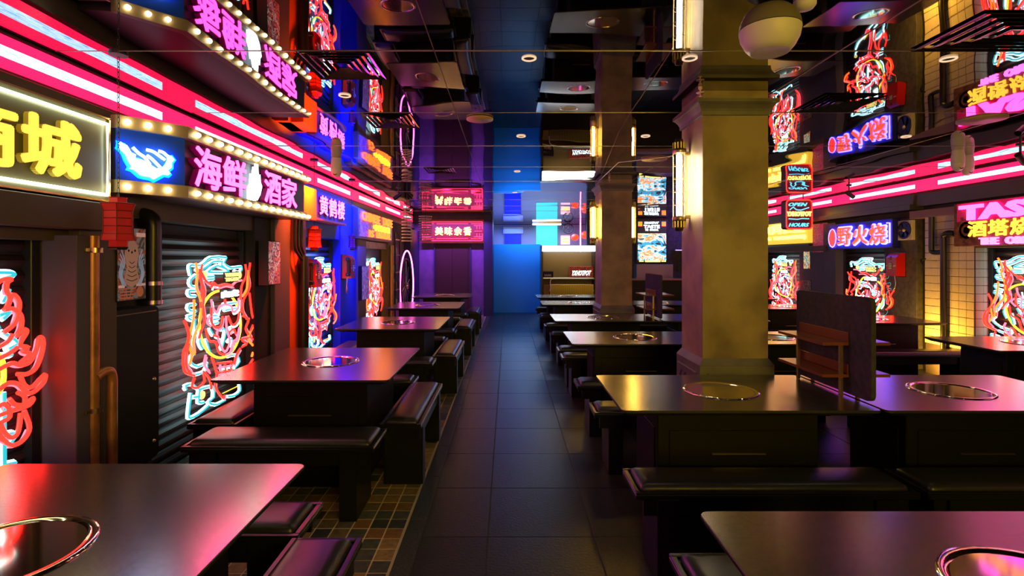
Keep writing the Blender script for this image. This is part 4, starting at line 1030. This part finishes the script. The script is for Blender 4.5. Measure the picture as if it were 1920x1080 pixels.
payphone(RX, (5.52, 7.66, 1.25), 'red payphone on the grey wall beside the extractor fan')
payphone(LX, (-2.285, 5.92, 1.17), 'red payphone at the corner between the black pipes and the blue shutter')
payphone(LX, (-2.285, 7.28, 1.22), 'red payphone on the blue wall below the small lantern')
t = thing('extractor_fan', 'square wall fan with white corners above the red payphone', 'fan', (5.46, 7.46, 1.75))
o = (5.47, 7.48, 1.75)
q = M(); q.box(0, .26, 0, .27, -.05, 0, .004); part(t, 'housing', mp(q, o, RX), m_white)
q = M(); q.lathe([(.118, 0), (.122, .012), (.105, .015), (.1, .004), (.0001, .003)], 26, (.13, .135, 0)); part(t, 'shroud', mp(q, o, RX), m_black)
for k in range(5):
    a = k * 2 * pi / 5; q = M(); q.add([(.13 + .02 * cos(a), .135 + .02 * sin(a), .006), (.13 + .098 * cos(a - .3), .135 + .098 * sin(a - .3), .006), (.13 + .098 * cos(a + .45), .135 + .098 * sin(a + .45), .018), (.13 + .02 * cos(a + .8), .135 + .02 * sin(a + .8), .012)], [(0, 1, 2, 3)]); part(t, 'blade', mp(q, o, RX), m_navy)
q = M(); q.lathe([(.022, .004), (.02, .022), (.0001, .026)], 12, (.13, .135, 0)); part(t, 'hub', mp(q, o, RX), m_white)

# door in the far shop front, brass post, dark back doorway
q = M(); q.box(-2.46, -2.40, 8.55, 10.12, 0, 1.66); d1 = struct('door_1', q, mat('brown_door', (0.09, 0.045, 0.03), 0.4))
for y in (8.6, 9.36): q = M(); q.box(-2.40, -2.385, y + .06, y + .66, .2, 1.5, .004); struct('door_panel', q, m_black, d1)
q = M(); q.tube([(-2.36, 9.95, .95), (-2.30, 9.95, .95), (-2.30, 10.08, .95)], .012, 8); struct('door_handle', q, m_steel, d1)
q = M(); q.tube([(-2.24, 10.28, 0), (-2.24, 10.28, 1.75)], .045, 14); solo('brass_post', 'brass post at the edge of the far shop doorway', 'post', q, mat('old_brass_paint', (0.5, 0.33, 0.13), 0.35, .3))
q = M(); q.box(-1.9, -.99, 13.985, 14.0, 0, 1.93); d2 = struct('door_2', q, mat('oxblood_door', (0.035, 0.008, 0.012), 0.5))
for x in (-1.93, -.99): q = M(); q.box(x, x + .03, 13.95, 14.0, 0, 1.96, .003); struct('door_frame', q, m_navy, d2)
q = M(); q.box(-1.93, -.96, 13.95, 14.0, 1.93, 1.96, .003); struct('door_frame', q, m_navy, d2)
for x in (-1.86, -1.44): q = M(); q.box(x, x + .40, 13.975, 13.987, .1, 1.85, .003); struct('door_leaf', q, mat('oxblood_door'), d2)

# ------------------------------------------------------------------ caged tube lamps on the columns
def tube_lamp(x, y, side, label, gm):
    t = thing('caged_tube_lamp', label, 'wall lamp', (x, y, 1.69), 'caged tube lamps on the columns')
    q = M(); q.tube([(x, y, 1.80), (x, y, 2.225)], .018, 12); part(t, 'tube', q, gm, label='glowing tube')
    for z, sg in ((1.79, -1), (2.235, 1)):
        q = M(); q.lathe([(.044, 0), (.047, sg * .012), (.047, sg * .03), (.036, sg * .034), (.036, sg * .07), (.030, sg * .076), (.026, sg * .10), (.0001, sg * .102)], 16, (x, y, z))
        for k in range(12):
            a = k * pi / 6; q.box(x + .041 * cos(a) - .004, x + .041 * cos(a) + .004, y + .041 * sin(a) - .004, y + .041 * sin(a) + .004, min(z + sg * .03, z + sg * .075), max(z + sg * .03, z + sg * .075))
        cp = part(t, 'end_cap', q, mat('bronze_cap', (0.32, 0.25, 0.13), 0.35, 1.0))
        q = M(); q.box(min(x + side * .03, x + side * .078), max(x + side * .03, x + side * .078), y - .014, y + .014, z - .012, z + .012, .003); part(t, 'bracket', q, mat('bronze_cap'), cp)
    for k in range(8):
        a = k * pi / 4; q = M(); q.tube([(x + .044 * cos(a), y + .044 * sin(a), 1.79), (x + .044 * cos(a), y + .044 * sin(a), 2.235)], .0022, 4); part(t, 'guard_wire', q, m_brass)
    for k in range(4): q = M(); z = 1.875 + k * .092; q.tube([(x + .044 * cos(j * pi / 8), y + .044 * sin(j * pi / 8), z) for j in range(16)], .0022, 4, True); part(t, 'guard_ring', q, m_brass)
tube_lamp(1.205, 3.75, 1, 'caged white tube lamp on the big column, facing the aisle', g_tubew)
tube_lamp(1.783, 3.75, -1, 'caged tube lamp on the hidden side of the big column', g_tubew)
tube_lamp(1.235, 7.72, 1, 'caged yellow tube lamp on the farther column, facing the aisle', g_tubey)
tube_lamp(1.807, 7.72, -1, 'caged yellow tube lamp on the farther column, away from the aisle', g_tubey)
q = M(); q.tube([(1.16, 3.76, 2.22), (1.1, 5.3, 2.45), (1.3, 7.6, 2.6)], .004, 5); solo('lamp_cable', 'thin cable from the caged lamp up to the mirrored ceiling', 'cable', q, m_brass)

# ------------------------------------------------------------------ things on the ceiling
t = thing('globe_speaker', 'white rounded pendant speaker hanging under the mirrored ceiling before the column', 'speaker', (1.13, 2.3, 2.385))
g0 = (1.13, 2.3, 2.385)
q = M(); q.lathe([(.0001, .004), (.070, .002), (.078, .0), (.100, .025), (.118, .06), (.124, .09), (.124, .10)], 36, g0); part(t, 'lower_shell', q, m_white)
q = M(); q.lathe([(.124, .103), (.120, .13), (.105, .165), (.078, .19), (.04, .203), (.0001, .206)], 36, g0); part(t, 'upper_shell', q, mat('taupe_plastic', (0.17, 0.15, 0.10), 0.45))
q = M(); q.lathe([(.012, .2), (.012, .214)], 12, g0); part(t, 'stem', q, m_black)
q = M(); q.lathe([(.045, HC - .001), (.045, HC - .02), (.034, HC - .035), (.0001, HC - .042)], 20, (1.27, 2.28, 0)); solo('smoke_detector', 'white smoke detector on the ceiling beside the pendant speaker', 'detector', q, m_white)
LB = {(0.117, 2.93): 'over the aisle before the big column', (0.12, 4.80): 'over the aisle behind the big column', (0.12, 6.75): 'over the aisle near the farther column', (-1.1, 3.6): 'above the second square table', (1.24, 4.80): 'between the two columns', (2.43, 2.94): 'above the joined table beyond the screen', (3.6, 4.82): 'above the table by the rusty sign', (3.4, 7.4): 'above the table below the payphone', (0.12, 8.9): 'over the aisle beyond the farther column', (1.0, 2.93): 'just before the big column face'}
for (x, y), lb in LB.items():
    q = M(); q.tube([(x + .036 * cos(k * pi / 10), y + .036 * sin(k * pi / 10), HC - .003) for k in range(20)], .006, 6, True)
    t = thing('downlight', 'small round recessed downlight ' + lb, 'ceiling light', (x, y, HC - .01), 'ring downlights'); part(t, 'trim_ring', q, mat('cream_trim_ring', (0.9, 0.7, 0.5), 0.3, 0, (1.0, 0.7, 0.45), .7))
    q = M(); q.lathe([(.031, HC - .001), (.0001, HC - .0005)], 20, (x, y, 0)); part(t, 'lens', q, m_blackm)
def diffuser(x0, x1, y0, y1, label):
    t = thing('air_diffuser', label, 'vent', ((x0 + x1) / 2, (y0 + y1) / 2, HC - .02), 'square air diffusers')
    mx, my, a, b = (x0 + x1) / 2, (y0 + y1) / 2, (x1 - x0) / 2, (y1 - y0) / 2
    for k in range(5):
        f = 1 - k * .19; f2 = f - .10
        q = M(); z = HC - .004 - .0 * k
        o_ = [(mx + sx * a * f, my + sy * b * f, HC - .009) for sx, sy in ((-1, -1), (1, -1), (1, 1), (-1, 1))]
        i_ = [(mx + sx * a * f2, my + sy * b * f2, HC - .002) for sx, sy in ((-1, -1), (1, -1), (1, 1), (-1, 1))]
        l_ = [(p[0], p[1], HC - .006) for p in o_]
        q.add(o_ + i_ + l_, [(j, (j + 1) % 4, 4 + (j + 1) % 4, 4 + j) for j in range(4)] + [(8 + j, 8 + (j + 1) % 4, (j + 1) % 4, j) for j in range(4)])
        part(t, 'louver_frame', q, mat('dark_gloss_vent', (0.05, 0.045, 0.045), 0.12, .7))
diffuser(-1.14, -.74, 2.84, 3.26, 'square black air diffuser over the second square table'); diffuser(-1.12, -.74, 4.04, 4.48, 'square black air diffuser beyond the second square table')
diffuser(-1.02, -.66, 6.45, 6.87, 'square black air diffuser over the third square table')
diffuser(2.13, 2.85, 2.38, 2.82, 'square black air diffuser over the joined tables before the screen'); diffuser(2.13, 2.55, 3.58, 4.0, 'square black air diffuser behind the table screen')
for x, y, r, lb in ((-.22, 4.2, .105, 'over the kerb before the first seam'), (3.75, 4.22, .16, 'over the table before the rusty sign'), (1.62, 5.9, .14, 'between the two columns')):
    q = M(); q.lathe([(r, HC - .001), (r, HC - .012), (.0001, HC - .014)], 30, (x, y, 0)); solo('ceiling_speaker', 'flat round beige ceiling speaker ' + lb, 'speaker', q, mat('beige_disc', (0.42, 0.28, 0.14), 0.5))
def dome(x, y, label):
    t = thing('dome_camera', label, 'security camera', (x, y, 2.38))
    q = M(); q.lathe([(.05, 2.599), (.055, 2.56), (.06, 2.50), (.058, 2.47)], 22, (x, y, 0)); part(t, 'housing', q, m_white)
    q = M(); q.lathe([(.058, 2.468), (.056, 2.44), (.042, 2.405), (.018, 2.388), (.0001, 2.385)], 22, (x, y, 0)); part(t, 'dome', q, m_white)
    q = M(); q.lathe([(.0001, .022), (.016, .018), (.022, 0)], 14, (x, y - .045, 2.425), 'y'); part(t, 'lens', q, m_black)
dome(-1.88, 5.85, 'white dome camera under the ceiling before the blue shop front')
dome(4.93, 5.72, 'white dome camera under the ceiling before the far light band')
dome(4.60, 5.45, 'white dome camera, second of the pair by the far light band')
def sprinkler(x, y, label):
    q = M(); q.lathe([(.014, HC - .001), (.012, HC - .018), (.006, HC - .02), (.006, HC - .035), (.026, HC - .037), (.026, HC - .041), (.004, HC - .043), (.004, HC - .06), (.012, HC - .062), (.0001, HC - .066)], 14, (x, y, 0))
    solo('sprinkler', label, 'sprinkler', q, mat('cream_sprinkler', (0.8, 0.62, 0.45), 0.4))
sprinkler(1.235, 3.42, 'small cream sprinkler head beside the capital of the big column'); sprinkler(1.38, 7.25, 'small cream sprinkler head before the farther column'); sprinkler(3.7, 9.6, 'small cream sprinkler head near the open hours sign')
def track_spot(x, y, label, ang):
    t = thing('track_spot', label, 'spotlight', (x, y, 2.4))
    q = M(); q.tube([(x, y, HC - .001), (x, y, 2.50)], .01, 8); q.lathe([(.035, HC - .012), (.035, HC - .001)], 14, (x, y, 0)); part(t, 'stem', q, m_black)
    d = Vector((cos(ang) * .8, sin(ang) * .8, -.55)).normalized(); p = Vector((x, y, 2.47))
    q = M(); q.tube([p - d * .05, p + d * .09], .03, 12); part(t, 'barrel', q, m_black)
track_spot(4.95, 5.15, 'black track spotlight near the pink band over the rusty sign', R(20)); track_spot(5.15, 8.05, 'black track spotlight over the violet-lit board', R(0)); track_spot(-1.7, 8.3, 'black track spotlight by the far printed board', R(180)); track_spot(-1.9, 10.4, 'black track spotlight near the hanging rings', R(200))

# ------------------------------------------------------------------ far end: azure partition, pass-through counter, kitchen
q = M(); q.box(-.39, .90, 14.6, 14.68, 0, 1.88, .005); solo('azure_partition', 'bright azure blue chest-high partition closing the aisle', 'partition', q, m_cyanblue)
t = thing('service_counter', 'dark serving hatch counter topped by a long white light bar', 'counter', (1.48, 12.95, 0))
q = M(); q.box(.82, 2.12, 12.80, 12.90, 1.66, 1.795, .004); part(t, 'light_bar', q, g_bar, label='white glowing bar along the top')
q = M(); q.box(.80, 2.14, 12.84, 13.3, 1.795, 1.81, .003); part(t, 'canopy_board', q, m_black)
q = M(); q.box(.82, 2.12, 13.25, 13.3, .3, 1.66); part(t, 'back_panel', q, mat('bronze_panel', (0.16, 0.10, 0.03), 0.35))
for x in (.80, 2.08): q = M(); q.box(x, x + .05, 12.8, 13.3, 0, 1.795, .004); part(t, 'side_post', q, m_black)
for z in (.70, 1.0): q = M(); q.box(.85, 2.08, 12.82, 13.25, z, z + .03, .003); part(t, 'shelf_board', q, m_steel)
q = M(); q.box(.85, 2.08, 12.9, 13.25, 0, .7, .003); part(t, 'cabinet', q, m_black)
q = M(); q.tube(smooth([(1.02, 12.78, .74), (1.02, 12.78, .92), (1.04, 12.78, .985), (1.10, 12.78, 1.0), (1.5, 12.78, 1.0), (2.08, 12.78, 1.0)], 4), .014, 8); part(t, 'hand_rail', q, m_steel)
q = M(); q.box(1.02, 2.06, 12.80, 12.815, .58, .87, .003); pp = part(t, 'perforated_panel', q, m_brass)
q = M()
for i in range(34):
    for j in range(8):
        x = 1.05 + i * .0295; z = .61 + j * .031 + (.0155 if i % 2 else 0); q.box(x - .008, x + .008, 12.797, 12.802, z - .008, z + .008)
part(t, 'punched_hole', q, m_blackm, pp, kind='stuff')
q = M(); q.box(.86, 1.0, 12.80, 12.83, .58, .86, .004); part(t, 'socket_plate', q, m_olive)
t = thing('red_sign_box', 'red box with slanted white lettering on the serving counter', 'box', (1.78, 12.9, 1.03))
q = M(); q.box(1.50, 2.06, 12.84, 13.1, 1.032, 1.30, .006); part(t, 'box', q, printmat('red_black_print', [(0.35, 0.03, 0.01), (0.08, 0.01, 0.01), (0.5, 0.05, 0.02)], 12, es=.35))
part(t, 'lettering', text('YXHOTPOT', (1.55, 12.838, 1.08), *BX, .46, .12, .01, .01, .5), g_white)
t = thing('card_reader', 'small black box with pale lettering on the serving counter', 'box', (.98, 12.9, 1.03))
q = M(); q.box(.86, 1.10, 12.86, 13.0, 1.032, 1.18, .006); part(t, 'box', q, m_blackm)
part(t, 'lettering', text('SHUHO', (.88, 12.858, 1.06), *BX, .17, .055, .005, .02), m_white)
# kitchen room beyond
q = M(); q.box(-.10, .44, 17.44, 17.5, 0, 2.3); struct('door_3', q, m_blue)
q = M(); q.box(-.15, .5, 17.38, 17.44, 2.3, 2.52, .004); struct('door_lintel', q, m_white)
q = M(); q.box(.93, 1.62, 17.40, 17.48, 1.95 - .05, 2.58, .006); solo('teal_screen', 'tall glowing teal screen on the far kitchen wall', 'screen', q, g_teal)
t = thing('linear_light', 'slim white strip light hanging above the teal screen', 'lamp', (1.2, 16.4, 2.55)); q = M(); q.box(.76, 1.64, 16.38, 16.44, 2.52, 2.56, .004); part(t, 'tube', q, glow('cool_strip', (1.0, 1.0, 0.8), 5.0)); q = M(); q.box(.76, 1.64, 16.37, 16.45, 2.56, 2.6); part(t, 'channel', q, m_steel)
t = thing('wheel_ornament', 'black five-spoked wheel on the kitchen wall beside the teal screen', 'wheel', (1.86, 16.6, 2.3)); c0 = Vector((1.88, 16.6, 2.42))
q = M(); q.tube([c0 + Vector((.15 * cos(k * pi / 12), 0, .15 * sin(k * pi / 12))) for k in range(24)], .018, 8, True); part(t, 'rim', q, m_black)
for k in range(5): q = M(); q.tube([c0, c0 + Vector((.15 * cos(k * 1.2566), 0, .15 * sin(k * 1.2566)))], .012, 6); part(t, 'spoke', q, m_black)
for x, z, r, lb in ((2.04, 2.13, .12, 'round red lantern glowing beside the small pink lit sign'), (2.36, 2.2, .14, 'round red lantern glowing near the farther column lamp')):
    t = thing('round_lantern', lb, 'lantern', (x, 16.2, z - r)); q = M(); q.lathe([(r * sin(k * pi / 10), -r * .85 * cos(k * pi / 10)) for k in range(11)], 16, (x, 16.2, z)); part(t, 'shade', q, glow('lantern_red', (1.0, 0.06, 0.02), 1.5))
    q = M(); q.tube([(x, 16.2, z + r * .85), (x, 16.2, HC)], .006, 5); part(t, 'cord', q, m_black)
q = M(); q.box(1.74, 2.04, 17.46, 17.499, 1.94, 2.24, .006); t = thing('small_lit_sign', 'small pink and orange lit sign on the kitchen wall', 'sign', (1.89, 17.48, 1.94)); part(t, 'board', q, glow('pink_panel', (1.0, 0.45, 0.55), 1.4))
q = M(); q.box(1.78, 2.0, 17.452, 17.46, 2.01, 2.06); q.box(1.78, 2.0, 17.452, 17.46, 2.11, 2.16); part(t, 'band', q, glow('amber_panel', (1.0, 0.6, 0.15), 1.6))
q = M()
for x in (2.25, 2.48): q.tube([(x, 16.5, 1.6), (x, 16.5, 2.6)], .02, 8)
solo('neon_rods', 'pair of upright pink neon rods in the far kitchen', 'neon sign', q, g_ring)
# poster screen and bar at the far side
P_scr = printmat('screen_picture', [(0.02, 0.03, 0.05), (0.05, 0.35, 0.55), (0.65, 0.95, 1.0), (0.9, 0.3, 0.1), (1.0, 0.8, 0.5), (0.05, 0.12, 0.16)], 2.0, (1, 1, 1.7), es=1.3, dist=2.2)
t = thing('menu_screen', 'tall bright poster screen with white words between the two columns', 'screen', (3.97, 14.7, 1.38))
q = M(); q.box(3.54, 4.40, 14.68, 14.78, 1.37, 2.57, .006); part(t, 'bezel', q, m_black)
q = M(); q.box(3.58, 4.36, 14.676, 14.682, 1.44, 2.18); part(t, 'picture', q, P_scr)
q = M(); q.box(3.58, 4.36, 14.676, 14.682, 2.18, 2.53); part(t, 'title_field', q, glow('dark_title', (0.02, 0.02, 0.03), .5))
part(t, 'word', text('YXHOTPOT', (3.76, 14.675, 2.44), *BX, .40, .06, .006, .01, .4), g_ice)
part(t, 'word', text('TASTE', (3.74, 14.675, 2.32), *BX, .44, .095, .006, .05), g_ice); wordline(t, 'THE ORIGINAL', (3.78, 14.675, 2.25), BX, .37, .05, .006, .02, g_ice)
for x in (3.59, 4.24): q = M(); q.box(x, x + .11, 14.672, 14.677, 2.38, 2.5); part(t, 'orange_tab', q, g_orange)
q = M(); q.box(3.62, 3.74, 14.672, 14.677, 1.40, 1.43); q.box(3.78, 4.2, 14.672, 14.677, 1.395, 1.435); q.box(4.23, 4.35, 14.672, 14.677, 1.40, 1.43); part(t, 'caption_bar', q, g_pale)
q = M(); q.box(3.50, 4.50, 14.5, 14.8, 0, 1.33, .01); solo('steel_cabinet', 'brushed grey cabinet below the tall poster screen', 'cabinet', q, mat('brushed_grey', (0.28, 0.24, 0.26), 0.35, .4))
q = M(); q.box(2.9, 5.6, 13.6, 14.0, .93, .98, .006); t = thing('bar_counter', 'long dark bar counter with glossy top before the poster screen', 'counter', (4.2, 13.8, 0)); part(t, 'worktop', q, mat('gloss_counter', (0.35, 0.2, 0.2), 0.2))
q = M(); q.box(3.0, 5.6, 13.65, 14.0, 0, .93); part(t, 'front', q, m_blackm)
q = M(); q.box(4.55, 5.5, 14.5, 14.78, 1.70, 1.73, .003); t = thing('back_shelf', 'slim shelf with a strip of violet light right of the poster screen', 'shelf', (5.0, 14.6, 1.7)); part(t, 'board', q, m_steel)
q = M(); q.box(4.57, 5.3, 14.49, 14.5, 1.71, 1.725); part(t, 'edge_strip', q, g_violet)
q = M(); q.tube(smooth([(4.55, 13.8, .985), (4.55, 13.8, 1.3), (4.58, 13.8, 1.48), (4.68, 13.8, 1.58), (4.85, 13.8, 1.6)], 4), .014, 6); solo('arched_tap', 'arched chrome tap pipe at the violet back shelf', 'tap', q, m_white)
